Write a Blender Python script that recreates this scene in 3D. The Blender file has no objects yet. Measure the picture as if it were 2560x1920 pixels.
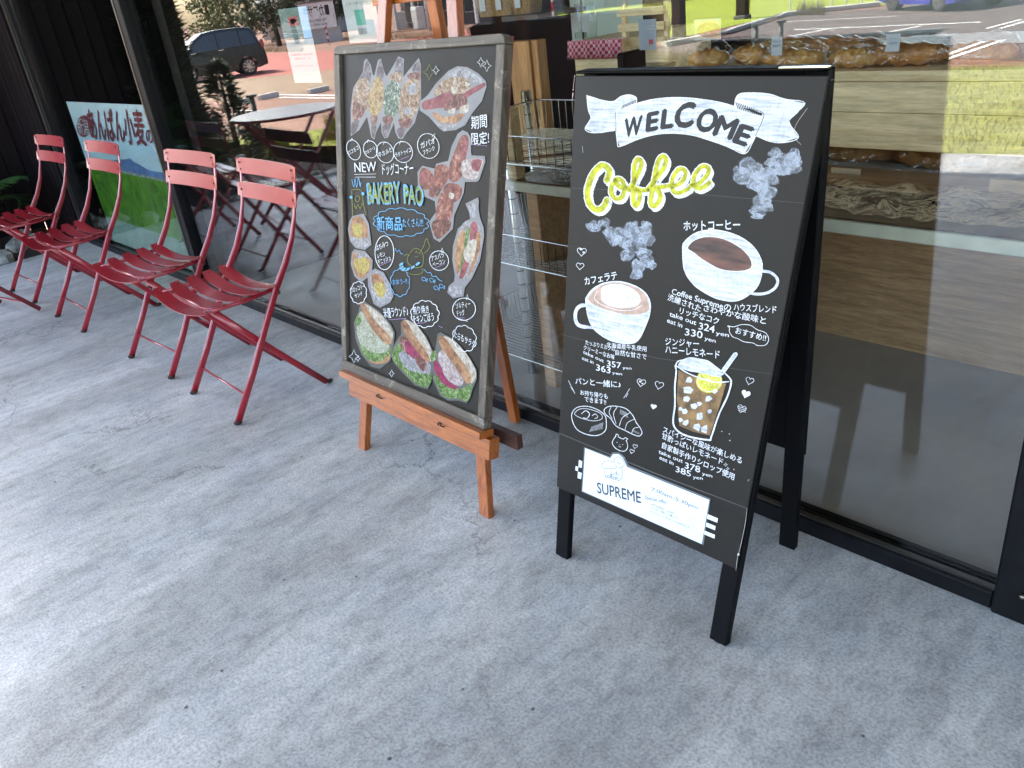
import bpy, bmesh, math, random
from mathutils import Vector, Matrix
random.seed(7)
SC = bpy.context.scene
COL = SC.collection
# ------------------------------------------------------------------ camera
F_PX = 2018.52
YAW, PITCH, ROLL = -0.86627, 0.45876, -0.12745
CAM = Vector((0.0, -1.547, 1.291))
FW = Vector((math.sin(YAW)*math.cos(PITCH), math.cos(YAW)*math.cos(PITCH), -math.sin(PITCH)))
_r = Vector((math.cos(YAW), -math.sin(YAW), 0)); _u = _r.cross(FW)
RT = _r*math.cos(ROLL)+_u*math.sin(ROLL); UP = -_r*math.sin(ROLL)+_u*math.cos(ROLL)
cd = bpy.data.cameras.new('camera'); cam = bpy.data.objects.new('camera', cd); COL.objects.link(cam)
m3 = Matrix((RT, UP, -FW)).transposed()
cam.matrix_world = Matrix.Translation(CAM) @ m3.to_4x4()
cd.sensor_width = 36; cd.lens = F_PX/2560*36; cd.clip_start = 0.02; cd.clip_end = 2000
SC.camera = cam
# ------------------------------------------------------------------ sky, sun, exposure
SUN_DIR = Vector((-0.66, 0.12, 0.74)).normalized()
w = bpy.data.worlds.new("World"); SC.world = w; w.use_nodes = True
nt = w.node_tree; nt.nodes.clear()
sky = nt.nodes.new('ShaderNodeTexSky'); sky.sky_type = 'NISHITA'; sky.sun_disc = False; sky.dust_density = 3.0; sky.ozone_density = 0.4; sky.air_density = 1.0
sky.sun_elevation = math.asin(SUN_DIR.z); sky.sun_rotation = math.atan2(SUN_DIR.x, SUN_DIR.y)
bgn = nt.nodes.new('ShaderNodeBackground'); bgn.inputs[1].default_value = 0.15
wo = nt.nodes.new('ShaderNodeOutputWorld')
nt.links.new(sky.outputs[0], bgn.inputs[0]); nt.links.new(bgn.outputs[0], wo.inputs[0])
sd = bpy.data.lights.new('sun', 'SUN'); sd.energy = 4.6; sd.angle = math.radians(0.5); sd.color = (1, .95, .87)
so = bpy.data.objects.new('sun', sd); COL.objects.link(so)
so.rotation_euler = SUN_DIR.to_track_quat('Z', 'Y').to_euler()
vs = SC.view_settings; vs.view_transform = 'Standard'; vs.look = 'None'; vs.exposure = 3.3; vs.gamma = 1; vs.use_curve_mapping = False
cy = SC.cycles
cy.use_denoising = True; cy.max_bounces = 10; cy.transparent_max_bounces = 24; cy.glossy_bounces = 5; cy.diffuse_bounces = 5
cy.sample_clamp_indirect = 8; cy.caustics_reflective = False; cy.caustics_refractive = False
# ------------------------------------------------------------------ helpers
def ray(px, py):
    return (FW + RT*((px-1280)/F_PX) - UP*((py-960)/F_PX)).normalized()
def onz(px, py, z=0.0):
    d = ray(px, py); return CAM + d*((z-CAM.z)/d.z)
def ony(px, py, y=0.0):
    d = ray(px, py); return CAM + d*((y-CAM.y)/d.y)
GL = 0.02            # the plane of the shop glass
def mir(p): return Vector((p[0], 2*GL-p[1], p[2]))
def mz(px, py, z): return mir(onz(px, py, z))      # real place of something seen mirrored in the glass
def link(o, parent=None):
    COL.objects.link(o)
    if parent is not None: o.parent = parent
    return o
def tag(o, label=None, cat=None, group=None, kind=None):
    if label: o['label'] = label
    if cat: o['category'] = cat
    if group: o['group'] = group
    if kind: o['kind'] = kind
    return o
def empty(name, loc, rz=0, label=None, cat=None, group=None):
    o = bpy.data.objects.new(name, None); link(o); o.location = loc; o.rotation_euler = (0, 0, rz); o.empty_display_size = .1
    return tag(o, label, cat, group)
def build(name, verts, faces, mat, parent=None, smooth=False, mats=None, fm=None, uv=None):
    me = bpy.data.meshes.new(name); me.from_pydata([tuple(v) for v in verts], [], faces)
    for m in (mats or [mat]): me.materials.append(m)
    if fm:
        for p, i in zip(me.polygons, fm): p.material_index = i
    if smooth:
        for p in me.polygons: p.use_smooth = True
    if uv:
        l = me.uv_layers.new(name='UVMap')
        for p in me.polygons:
            for li in p.loop_indices: l.data[li].uv = uv[me.loops[li].vertex_index]
    me.update()
    return link(bpy.data.objects.new(name, me), parent)
class MB:
    """collects simple solids for ONE mesh object"""
    def __init__(s): s.v = []; s.f = []; s.m = []; s.mi = 0
    def add(s, vs, fs):
        b = len(s.v); s.v += [Vector(x) for x in vs]; s.f += [tuple(b+i for i in f) for f in fs]; s.m += [s.mi]*len(fs); return s
    def box(s, c, d, rot=None):
        c = Vector(c); hx, hy, hz = d[0]/2, d[1]/2, d[2]/2
        P = [Vector((x, y, z)) for z in (-hz, hz) for x, y in ((-hx, -hy), (hx, -hy), (hx, hy), (-hx, hy))]
        if rot is not None: P = [rot @ p for p in P]
        return s.add([c+p for p in P], [(3, 2, 1, 0), (4, 5, 6, 7), (0, 1, 5, 4), (1, 2, 6, 5), (2, 3, 7, 6), (3, 0, 4, 7)])
    def bar(s, a, b, w, t, side=(1, 0, 0)):
        """rectangular bar from a to b; w along side, t across"""
        a = Vector(a); b = Vector(b); d = (b-a).normalized(); sx = Vector(side); sx = (sx-d*sx.dot(d)).normalized(); n = d.cross(sx)
        P = [q+sx*x*w/2+n*y*t/2 for q in (a, b) for x, y in ((-1, -1), (1, -1), (1, 1), (-1, 1))]
        return s.add(P, [(0, 1, 2, 3), (7, 6, 5, 4), (0, 4, 5, 1), (1, 5, 6, 2), (2, 6, 7, 3), (3, 7, 4, 0)])
    def sweep(s, pts, w, t, side=(1, 0, 0), n=8, sq=2.0, cap=True):
        """rounded (superellipse) section swept along pts, w along side, t across; w/t may be lists"""
        pts = [Vector(p) for p in pts]; N = len(pts); b = len(s.v); fs = []
        for i, p in enumerate(pts):
            d = (pts[min(i+1, N-1)]-pts[max(i-1, 0)]).normalized(); sx = Vector(side); sx = sx-d*sx.dot(d)
            if sx.length < 1e-4: sx = Vector((0, 0, 1))
            sx.normalize(); nn = d.cross(sx)
            ww = w[i] if isinstance(w, (list, tuple)) else w; tt = t[i] if isinstance(t, (list, tuple)) else t
            for k in range(n):
                a = 2*math.pi*(k+.5)/n; cx, sy = math.cos(a), math.sin(a)
                cx = math.copysign(abs(cx)**(2/sq), cx); sy = math.copysign(abs(sy)**(2/sq), sy)
                s.v.append(p+sx*cx*ww/2+nn*sy*tt/2)
        for i in range(N-1):
            for k in range(n):
                k2 = (k+1) % n; fs.append((b+i*n+k, b+i*n+k2, b+(i+1)*n+k2, b+(i+1)*n+k))
        if cap: fs += [tuple(b+k for k in reversed(range(n))), tuple(b+(N-1)*n+k for k in range(n))]
        s.f += fs; s.m += [s.mi]*len(fs); return s
    def tube(s, a, b, r, n=8): return s.sweep([a, b], 2*r, 2*r, side=(0.31, 0.77, 0.55), n=n)
    def ball(s, c, r, nu=10, nv=7, jit=0):
        c = Vector(c); r = Vector(r) if hasattr(r, '__len__') else Vector((r, r, r)); P = []; fs = []
        for j in range(nv+1):
            th = math.pi*j/nv
            for i in range(nu):
                ph = 2*math.pi*i/nu; q = 1+random.uniform(-jit, jit)
                P.append(c+Vector((r.x*math.sin(th)*math.cos(ph), r.y*math.sin(th)*math.sin(ph), r.z*math.cos(th)))*1 if not jit else c+Vector((r.x*math.sin(th)*math.cos(ph)*q, r.y*math.sin(th)*math.sin(ph)*q, r.z*math.cos(th)*q)))
        for j in range(nv):
            for i in range(nu):
                i2 = (i+1) % nu; fs.append((j*nu+i, (j+1)*nu+i, (j+1)*nu+i2, j*nu+i2))
        return s.add(P, fs)
    def disc(s, c, r, h, n=32):
        c = Vector(c); P = [c+Vector((r*math.cos(2*math.pi*k/n), r*math.sin(2*math.pi*k/n), z)) for z in (0, h) for k in range(n)]
        return s.add(P, [tuple(reversed(range(n))), tuple(range(n, 2*n))]+[(k, (k+1) % n, n+(k+1) % n, n+k) for k in range(n)])
    def prism(s, poly, y0, y1, ax='y'):
        """poly in (x,z), extruded along y"""
        n = len(poly)
        if ax == 'y': P = [Vector((a, y, b)) for y in (y0, y1) for a, b in poly]
        elif ax == 'z': P = [Vector((a, b, y)) for y in (y0, y1) for a, b in poly]
        else: P = [Vector((y, a, b)) for y in (y0, y1) for a, b in poly]
        return s.add(P, [tuple(range(n)), tuple(reversed(range(n, 2*n)))]+[(k, n+k, n+(k+1) % n, (k+1) % n) for k in range(n)])
    def quad(s, *p): return s.add(p, [tuple(range(len(p)))])
    def make(s, name, mat, parent=None, smooth=False, bevel=0, mats=None):
        o = build(name, s.v, s.f, mat, parent, smooth, mats, s.m if mats else None)
        bm = bmesh.new(); bm.from_mesh(o.data); bmesh.ops.recalc_face_normals(bm, faces=bm.faces)
        if bevel: bmesh.ops.bevel(bm, geom=list(bm.edges), offset=bevel, segments=1, affect='EDGES')
        bm.to_mesh(o.data); bm.free()
        return o
def copy_tree(o, parent=None):
    c = o.copy(); COL.objects.link(c)
    if parent is not None: c.parent = parent
    for ch in list(o.children): copy_tree(ch, c)
    return c
# ------------------------------------------------------------------ materials
def N(nt, t, **kw):
    n = nt.nodes.new(t)
    for k, v in kw.items():
        if k.startswith('i_'): n.inputs[k[2:].replace('_', ' ')].default_value = v
        else: setattr(n, k, v)
    return n
def ramp(nt, fac, stops, interp='LINEAR'):
    r = N(nt, 'ShaderNodeValToRGB'); r.color_ramp.interpolation = interp; e = r.color_ramp.elements
    while len(e) < len(stops): e.new(.5)
    for el, (p, c) in zip(e, stops):
        el.position = p; el.color = (c[0], c[1], c[2], 1) if hasattr(c, '__len__') else (c, c, c, 1)
    nt.links.new(fac, r.inputs[0]); return r
def newmat(name):
    m = bpy.data.materials.new(name); m.use_nodes = True; nt = m.node_tree
    return m, nt, nt.nodes['Principled BSDF']
def noise(nt, scale, detail=4, rough=.5, vec=None, stretch=None, coord='Object', dist=0):
    n = N(nt, 'ShaderNodeTexNoise'); n.inputs['Scale'].default_value = scale; n.inputs['Detail'].default_value = detail
    n.inputs['Roughness'].default_value = rough; n.inputs['Distortion'].default_value = dist
    tc = N(nt, 'ShaderNodeTexCoord'); src = tc.outputs[coord]
    if stretch:
        mp = N(nt, 'ShaderNodeMapping'); mp.inputs['Scale'].default_value = stretch[:3]
        if len(stretch) > 3: mp.inputs['Rotation'].default_value = (0, 0, stretch[3])
        nt.links.new(src, mp.inputs[0]); src = mp.outputs[0]
    nt.links.new(src, n.inputs['Vector']); return n
def mat(name, c, rough=.5, metal=0, spec=.5, var=.15, vs=8, bump=0, bs=60, c2=None, stretch=None, coat=0, alpha=1, coord='Object', rv=0):
    m, nt, b = newmat(name)
    b.inputs['Roughness'].default_value = rough; b.inputs['Metallic'].default_value = metal
    b.inputs['Specular IOR Level'].default_value = spec; b.inputs['Coat Weight'].default_value = coat; b.inputs['Coat Roughness'].default_value = .15
    b.inputs['Alpha'].default_value = alpha
    n = noise(nt, vs, 5, .6, stretch=stretch, coord=coord)
    a = tuple(x*(1-var) for x in c); d = c2 or tuple(min(1, x*(1+var)) for x in c)
    r = ramp(nt, n.outputs['Fac'], [(.3, a), (.7, d)]); nt.links.new(r.outputs[0], b.inputs['Base Color'])
    if rv:
        rr = ramp(nt, n.outputs['Fac'], [(.3, max(0, rough-rv)), (.7, min(1, rough+rv))]); nt.links.new(rr.outputs[0], b.inputs['Roughness'])
    if bump:
        n2 = noise(nt, bs, 4, .6, stretch=stretch, coord=coord); bp = N(nt, 'ShaderNodeBump'); bp.inputs['Strength'].default_value = bump; bp.inputs['Distance'].default_value = .01
        nt.links.new(n2.outputs['Fac'], bp.inputs['Height']); nt.links.new(bp.outputs[0], b.inputs['Normal'])
    return m
def mixc(nt, fac, a, b, mode='MIX'):
    m = N(nt, 'ShaderNodeMix', data_type='RGBA', blend_type=mode); L = nt.links
    for src, i in ((fac, 0), (a, 6), (b, 7)):
        if hasattr(src, 'is_linked') or hasattr(src, 'links'): L.new(src, m.inputs[i])
        elif hasattr(src, '__len__'): m.inputs[i].default_value = (*src[:3], 1)
        else: m.inputs[i].default_value = src
    return m.outputs[2]
def wood(name, c, c2, scale=1.0, axis='x', rough=.45, coat=.1, bump=.15):
    st = {'x': (1.2, 14, 14), 'y': (14, 1.2, 14), 'z': (14, 14, 1.2)}[axis]
    m, nt, b = newmat(name)
    n = noise(nt, 3*scale, 6, .65, stretch=st, dist=.6); n2 = noise(nt, 14*scale, 5, .7, stretch=st)
    r = ramp(nt, n.outputs['Fac'], [(.32, c2), (.5, c), (.66, tuple(min(1, x*1.25) for x in c))])
    r2 = ramp(nt, n2.outputs['Fac'], [(.35, .72), (.6, 1.05)])
    nt.links.new(mixc(nt, 1.0, r.outputs[0], r2.outputs[0], 'MULTIPLY'), b.inputs['Base Color'])
    b.inputs['Roughness'].default_value = rough; b.inputs['Coat Weight'].default_value = coat; b.inputs['Specular IOR Level'].default_value = .12 if max(c) < .03 else .5
    bp = N(nt, 'ShaderNodeBump'); bp.inputs['Strength'].default_value = bump; bp.inputs['Distance'].default_value = .003
    nt.links.new(n2.outputs['Fac'], bp.inputs['Height']); nt.links.new(bp.outputs[0], b.inputs['Normal'])
    return m
def concrete_mat():
    m, nt, b = newmat('concrete'); L = nt.links
    big = noise(nt, 1.1, 5, .6, stretch=(1.5, .45, 1, .12), dist=.35)      # broad trowel swathes running out from the shop
    mid = noise(nt, 3.2, 7, .68, stretch=(2.4, .8, 1, .12), dist=.3)
    blot = noise(nt, 4.5, 5, .6)
    fine = noise(nt, 150, 3, .7); spk = noise(nt, 420, 2, .6)
    c = ramp(nt, big.outputs['Fac'], [(.30, (.30, .30, .29)), (.5, (.43, .43, .42)), (.7, (.54, .54, .53))])
    c1 = ramp(nt, mid.outputs['Fac'], [(.30, .70), (.5, 1.0), (.70, 1.18)])
    c2 = ramp(nt, blot.outputs['Fac'], [(.3, (.86, .88, .90)), (.6, (1.04, 1.02, 1.0))])
    c3 = ramp(nt, fine.outputs['Fac'], [(.36, .62), (.5, 1.0), (.64, 1.25)])
    x = mixc(nt, 1.0, c.outputs[0], c1.outputs[0], 'MULTIPLY'); x = mixc(nt, 1.0, x, c2.outputs[0], 'MULTIPLY'); x = mixc(nt, .8, x, c3.outputs[0], 'MULTIPLY')
    mot = noise(nt, 26, 4, .7, stretch=(1.3, .7, 1, .12)); c4 = ramp(nt, mot.outputs['Fac'], [(.36, .80), (.5, 1.0), (.66, 1.10)]); x = mixc(nt, 1.0, x, c4.outputs[0], 'MULTIPLY')
    stn = noise(nt, .9, 3, .5, dist=.8); c5 = ramp(nt, stn.outputs['Fac'], [(.60, (1, 1, 1)), (.74, (.84, .80, .78))]); x = mixc(nt, 1.0, x, c5.outputs[0], 'MULTIPLY')
    # dark pinholes
    vo = N(nt, 'ShaderNodeTexVoronoi'); vo.inputs['Scale'].default_value = 9; vo.inputs['Randomness'].default_value = 1
    tc = N(nt, 'ShaderNodeTexCoord'); L.new(tc.outputs['Object'], vo.inputs['Vector'])
    ph = ramp(nt, vo.outputs['Distance'], [(.025, .15), (.05, 1)]); x = mixc(nt, 1.0, x, ph.outputs[0], 'MULTIPLY')
    # hairline cracks
    dn = noise(nt, 2.2, 6, .7); mp = N(nt, 'ShaderNodeVectorMath', operation='MULTIPLY_ADD'); mp.inputs[1].default_value = (.55, .55, .55)
    L.new(dn.outputs['Color'], mp.inputs[0]); L.new(tc.outputs['Object'], mp.inputs[2])
    vc = N(nt, 'ShaderNodeTexVoronoi', feature='DISTANCE_TO_EDGE'); vc.inputs['Scale'].default_value = .62; L.new(mp.outputs[0], vc.inputs['Vector'])
    ck = ramp(nt, vc.outputs['Distance'], [(.0012, .0), (.0035, 1)]); msk = noise(nt, 1.3, 3, .5); mk = ramp(nt, msk.outputs['Fac'], [(.45, 1.0), (.6, .35)])
    cm = mixc(nt, 1.0, mk.outputs[0], ck.outputs[0], 'LIGHTEN'); x = mixc(nt, .75, x, cm, 'MULTIPLY')
    L.new(x, b.inputs['Base Color'])
    rr = ramp(nt, mid.outputs['Fac'], [(.3, .50), (.7, .30)]); L.new(rr.outputs[0], b.inputs['Roughness'])
    b.inputs['Specular IOR Level'].default_value = .55
    bp = N(nt, 'ShaderNodeBump'); bp.inputs['Strength'].default_value = .2; bp.inputs['Distance'].default_value = .002
    L.new(fine.outputs['Fac'], bp.inputs['Height']); L.new(bp.outputs[0], b.inputs['Normal'])
    return m
def glass_mat(name='shop glass', f0=.085, tint=(.93, .95, .94)):
    m, nt, b = newmat(name); nt.nodes.remove(b); L = nt.links; out = nt.nodes['Material Output']
    g = N(nt, 'ShaderNodeNewGeometry'); dt = N(nt, 'ShaderNodeVectorMath', operation='DOT_PRODUCT'); L.new(g.outputs['Normal'], dt.inputs[0]); L.new(g.outputs['Incoming'], dt.inputs[1])
    ab = N(nt, 'ShaderNodeMath', operation='ABSOLUTE'); L.new(dt.outputs['Value'], ab.inputs[0])
    s1 = N(nt, 'ShaderNodeMath', operation='SUBTRACT'); s1.inputs[0].default_value = 1; L.new(ab.outputs[0], s1.inputs[1])
    pw = N(nt, 'ShaderNodeMath', operation='POWER'); L.new(s1.outputs[0], pw.inputs[0]); pw.inputs[1].default_value = 5
    ma = N(nt, 'ShaderNodeMath', operation='MULTIPLY_ADD'); L.new(pw.outputs[0], ma.inputs[0]); ma.inputs[1].default_value = 1-f0; ma.inputs[2].default_value = f0
    tr = N(nt, 'ShaderNodeBsdfTransparent'); tr.inputs[0].default_value = (*tint, 1)
    gl = N(nt, 'ShaderNodeBsdfGlossy'); gl.inputs['Roughness'].default_value = 0
    mx = N(nt, 'ShaderNodeMixShader'); L.new(ma.outputs[0], mx.inputs[0]); L.new(tr.outputs[0], mx.inputs[1]); L.new(gl.outputs[0], mx.inputs[2]); L.new(mx.outputs[0], out.inputs[0])
    return m
M = {}
M['concrete'] = concrete_mat()
M['glass'] = glass_mat()
M['black_alu'] = mat('black aluminium', (.004, .004, .005), .4, .0, .2, var=.2, vs=30, rv=.08)
M['steel_trim'] = mat('steel trim', (.17, .155, .14), .35, 1.0, var=.25, vs=25, stretch=(1, 20, 20))
M['dark_wood'] = wood('dark stained siding', (.010, .006, .007), (.004, .003, .003), 2, 'z', .6, 0, .5)
M['red'] = mat('red powder coat', (.29, .009, .020), .30, 0, .6, var=.10, vs=5, bump=.03, bs=300, coat=.5)
M['red_wear'] = mat('worn foot paint', (.045, .012, .010), .6, .2, var=.5, vs=90)
M['rivet'] = mat('rivet', (.10, .006, .01), .35, .3)
M['orange_wood'] = wood('varnished easel wood', (.34, .092, .012), (.18, .040, .006), 2.5, 'x', .32, .4)
M['orange_wood_z'] = wood('varnished easel wood upright', (.32, .082, .011), (.18, .038, .006), 2.5, 'z', .35, .35)
M['blackboard'] = mat('chalkboard', (.013, .0115, .0095), .5, 0, .22, var=.35, vs=3, bump=.05, bs=200, rv=.08)
M['black_paint'] = mat('black painted wood', (.003, .003, .0035), .5, 0, .10, var=.35, vs=20, bump=.1, bs=40, stretch=(1, 1, .3))
M['plaster'] = mat('canopy soffit', (.42, .39, .35), .8, var=.1)
# ================================================================== large structure
G = -0.6                                   # level of the parking lot and road below the patio
P1, P2 = Vector((-11.0, -2.35, 0)), Vector((8.0, -5.75, 0))      # outer edge line of the patio
def edge_y(x): return P1.y+(x-P1.x)*(P2.y-P1.y)/(P2.x-P1.x)
b = MB(); b.prism([(-6.2, 0.0), (-6.2, edge_y(-6.2)), (8, edge_y(8)), (8, 0.0)], -.25, 0, 'z')
patio = tag(b.make('patio', M['concrete']), kind='structure')
b = MB(); b.prism([(-7.4, 0.0), (-7.4, -2.4), (-6.2, -2.4), (-6.2, 0.0)], -.25, -.045, 'z')
M['soil'] = mat('soil', (.045, .032, .022), .95, var=.4, vs=25, bump=.8, bs=50)
bed = tag(b.make('planting_bed', M['soil']), kind='structure')
# far ground
M['asphalt'] = mat('reddish worn asphalt', (.185, .085, .052), .9, var=.16, vs=.8, bump=.2, bs=80, c2=(.25, .135, .09), stretch=(.5, 1.6, 1))
b = MB(); b.quad((-400, 60, G), (-400, -500, G), (400, -500, G), (400, 60, G))
tag(b.make('ground', M['asphalt']), kind='structure')
def sheet(name, pxs, z, m, kind='structure', zz=None):
    o = build(name, [mz(x, y, z)+Vector((0, 0, zz or 0)) for x, y in pxs], [tuple(range(len(pxs)))], m)
    bm = bmesh.new(); bm.from_mesh(o.data); bmesh.ops.triangulate(bm, faces=bm.faces); 
    for f in bm.faces:
        if f.normal.z < 0: f.normal_flip()
    bm.to_mesh(o.data); bm.free(); return tag(o, kind=kind)
M['road'] = mat('grey brown road', (.11, .082, .072), .9, var=.14, vs=1.2, stretch=(.5, 1.6, 1), bump=.15, bs=90)
M['brown_ground'] = mat('dry brown gravel', (.22, .15, .095), .95, var=.2, vs=3, bump=.3, bs=30, stretch=(.4, 2, 1))
M['red_asphalt'] = mat('red asphalt', (.30, .085, .065), .9, var=.15, vs=1.5)
M['lawn'] = mat('lawn ground', (.13, .17, .015), .95, var=.3, vs=6, c2=(.25, .27, .030), bump=.6, bs=80)
M['rice'] = mat('ripening rice field', (.27, .33, .02), .95, var=.15, vs=.6, bump=.8, bs=9)
M['white_line'] = mat('white road paint', (.75, .74, .70), .7, var=.08)
sheet('brown_ground', [(200, 262), (560, 252), (850, 222), (1000, 180), (860, 172), (620, 196), (300, 215)], G, M['brown_ground'], zz=.004)
sheet('red_lane', [(560, 190), (620, 196), (860, 172), (1400, 150), (1400, 45), (1180, 72), (840, 128), (560, 137)], G, M['red_asphalt'], zz=.006)
sheet('road', [(1500, 160), (1750, 130), (2400, 148), (2900, 160), (2900, -60), (2480, -20), (2200, 22), (1980, 40), (1800, 95), (1600, 125)], G, M['road'], zz=.008)
sheet('rice_field', [(1450, 110), (1700, 96), (1930, 42), (2250, 8), (2450, -20), (3300, -240), (2500, -190), (1380, -46), (1380, 20)], G, M['rice'], zz=.010)
# painted marks on the road and the lot
def stripe(a, c, wd, z=G, label='painted_line'):
    A, B = mz(*a, z), mz(*c, z); d = (B-A).normalized(); n = Vector((-d.y, d.x, 0))*wd/2; k = Vector((0, 0, .014))
    return tag(build(label, [A-n+k, B-n+k, B+n+k, A+n+k], [(0, 1, 2, 3)], M['white_line']), kind='structure')
for a, c, wd in [((1984, 76), (2450, 57), .12), ((1986, 91), (2072, 73), .12), ((2226, 81), (2302, 66), .12), ((1960, 56), (2240, 42), .08),
                 ((2467, 73), (2552, 50), .10), ((2500, 73), (2580, 50), .10), ((2345, 147), (2458, 106), .11), ((2360, 152), (2508, 102), .11),
                 ((570, 277), (706, 280), .10), ((562, 286), (660, 290), .10), ((700, 238), (840, 240), .12), ((700, 245), (840, 247), .12),
                 ((1490, 4), (1640, -6), .15)]:
    stripe(a, c, wd)
# lawn between patio edge and lot
lx = [-11, -9, -8, -6.8, -5, -3.5, -2.2, -1, 0, 2, 5, 8]
far = [mz(560, 380, -.25), mz(753, 371, -.2), mz(1000, 300, -.3), mz(1400, 235, -.3), mz(1750, 196, -.3), mz(2100, 178, -.3), mz(2340, 170, -.3), mz(2560, 164, -.3)]
def far_y(x):
    P = sorted([(p.x, p.y) for p in far]); 
    if x <= P[0][0]: return P[0][1]
    for (xa, ya), (xb, yb) in zip(P, P[1:]):
        if xa <= x <= xb: return ya+(yb-ya)*(x-xa)/(xb-xa)
    return P[-1][1]
V = []; Fc = []; xs = [-11+i*.25 for i in range(77)]
for x in xs:
    y0 = edge_y(x)-.0; y1 = min(far_y(x), y0-.35)
    for t in [0, .15, .35, .6, .85, 1, 1.06]:
        y = y0+(y1-y0)*t; z = -.03-.27*min(t, 1)**1.2+random.uniform(-.01, .01)-(.32 if t > 1 else 0); V.append((x, y-(.15 if t > 1 else 0), z))
for i in range(len(xs)-1):
    for j in range(6): Fc.append((i*7+j, i*7+j+1, (i+1)*7+j+1, (i+1)*7+j))
lawn = tag(build('lawn', V, Fc, M['lawn'], smooth=True), kind='structure')
# grass blades on the lawn (one uncountable mass)
M['grass'] = mat('grass blades', (.17, .21, .02), .8, var=.35, vs=3, c2=(.34, .34, .045))
gv = []; gf = []
for i in range(26000):
    x = random.uniform(-8.6, 2.5); y0 = edge_y(x); y1 = min(far_y(x), y0-.35); t = random.random()
    y = y0+(y1-y0)*t; z = -.03-.27*t**1.2; a = random.uniform(0, 6.28); h = random.uniform(.02, .055); r = .004+.003*random.random()
    k = len(gv); dx, dy = math.cos(a)*r, math.sin(a)*r; lx_, ly_ = random.uniform(-.02, .02), random.uniform(-.02, .02)
    gv += [(x-dx, y-dy, z), (x+dx, y+dy, z), (x+lx_, y+ly_, z+h)]; gf.append((k, k+1, k+2))
tag(build('grass', gv, gf, M['grass']), 'short yellow green grass of the lawn beyond the patio edge', 'grass', kind='stuff')
# pale kerb strip on the patio seen mirrored low in the window
A, B = mz(740, 463, 0), mz(842, 430, 0); d = (B-A).normalized()
b = MB(); b.bar(A-d*.2+Vector((0, 0, .012)), B+d*.7+Vector((0, 0, .012)), .12, .024, side=(-d.y, d.x, 0))
M['pale_conc'] = mat('pale concrete', (.50, .49, .45), .8, var=.12, vs=20, bump=.2)
tag(b.make('kerb_strip', M['pale_conc']), kind='structure')

# ------------------------------------------------------------------ shop building
shop = empty('shop_building', (-3, 0, 0), 0, 'dark framed bakery storefront with large glass panes behind the boards', 'building')
def rel(o, root):
    o.parent = root; o.matrix_parent_inverse = Matrix.Translation(-root.location); return o
def glass_box(name, x0, x1, z0, z1, y=GL):
    b = MB(); b.box(((x0+x1)/2, y+.003, (z0+z1)/2), (x1-x0, .006, z1-z0)); return rel(b.make(name, M['glass']), shop)
for x0, x1 in [(-6.142, -4.338), (-4.258, -.352), (-.20, .70), (.80, 1.7), (1.8, 4.4)]:
    glass_box('glass_pane', x0, x1, .045, 2.45)
for xm, wd in [(-6.18, .075), (-4.298, .08)]:
    b = MB(); b.box((xm, .045, 1.25), (wd, .11, 2.5)); m_ = rel(b.make('mullion', M['black_alu'], bevel=.003), shop)
    b = MB(); b.box((xm-wd/2+.012, -.0125, 1.25), (.016, .005, 2.5)); b.make('trim_strip', M['steel_trim'], m_)
for xa, xb in [(-6.142, -4.338), (-4.258, -.352)]:
    b = MB(); b.box(((xa+xb)/2, .02, .021), (xb-xa, .07, .042)); s_ = rel(b.make('sill_rail', M['black_alu'], bevel=.003), shop)
    b = MB(); b.box(((xa+xb)/2, .003, .045), (xb-xa, .012, .006)); b.make('trim_strip', M['steel_trim'], s_)
b = MB(); b.box((-.276, .03, 1.25), (.148, .11, 2.5)); st_ = rel(b.make('door_stile', M['black_alu'], bevel=.004), shop)
b = MB(); p = ony(2556, 1492, -.03); b.ball(p, (.006, .006, .006)); b.tube(p, (p.x, -.02, p.z), .004); b.make('knob', M['steel_trim'], st_)
b = MB(); b.box((.25, .03, .06), (.9, .06, .12)); rel(b.make('door_rail', M['black_alu'], bevel=.003), shop)
b = MB(); b.box((.75, .03, 1.25), (.10, .09, 2.5)); rel(b.make('mullion', M['black_alu']), shop)
b = MB(); b.box((1.75, .03, 1.25), (.10, .09, 2.5)); rel(b.make('mullion', M['black_alu']), shop)
b = MB(); b.box((3.1, .02, .02), (2.6, .07, .04)); b.box((1.25, .02, .02), (.9, .07, .04)); rel(b.make('sill_rail', M['black_alu']), shop)
b = MB(); b.box((-.9, .05, 2.94), (10.6, .12, .98)); rel(b.make('header', M['black_alu']), shop)
# canopy / roof: its outer edge throws the shade over the patio
M['roof'] = mat('roof metal', (.06, .06, .065), .5, .4)
b = MB(); b.prism([(-11.5, 6.5), (-11.5, edge_y(-11.5)+.50), (8.5, edge_y(8.5)+.50), (8.5, 6.5)], 3.45, 3.7, 'z'); rel(b.make('roof', M['roof']), shop)
b = MB(); b.prism([(-11.4, 6.4), (-11.4, edge_y(-11.4)+.60), (8.4, edge_y(8.4)+.60), (8.4, 6.4)], 3.435, 3.45, 'z'); rel(b.make('soffit', M['plaster']), shop)
# walls
M['shop_wall'] = mat('pale interior plaster', (.55, .56, .52), .85, var=.06)
M['shop_floor'] = mat('stained shop floor', (.40, .37, .34), .35, var=.3, vs=1.6, c2=(.52, .46, .40), bump=.05, rv=.1)
b = MB(); b.box((-6.26, 2.6, 1.717), (.08, 5.0, 3.434)); rel(b.make('side_wall', M['dark_wood']), shop)
b = MB(); b.box((-4.1, 2.6, 1.717), (.1, 5.0, 3.434)); rel(b.make('shade_partition', M['dark_wood']), shop)  # unseen wall added to close off the left bay and keep it dark
b = MB(); b.box((4.5, 2.6, 1.717), (.1, 5.0, 3.434)); rel(b.make('side_wall', M['shop_wall']), shop)
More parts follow.
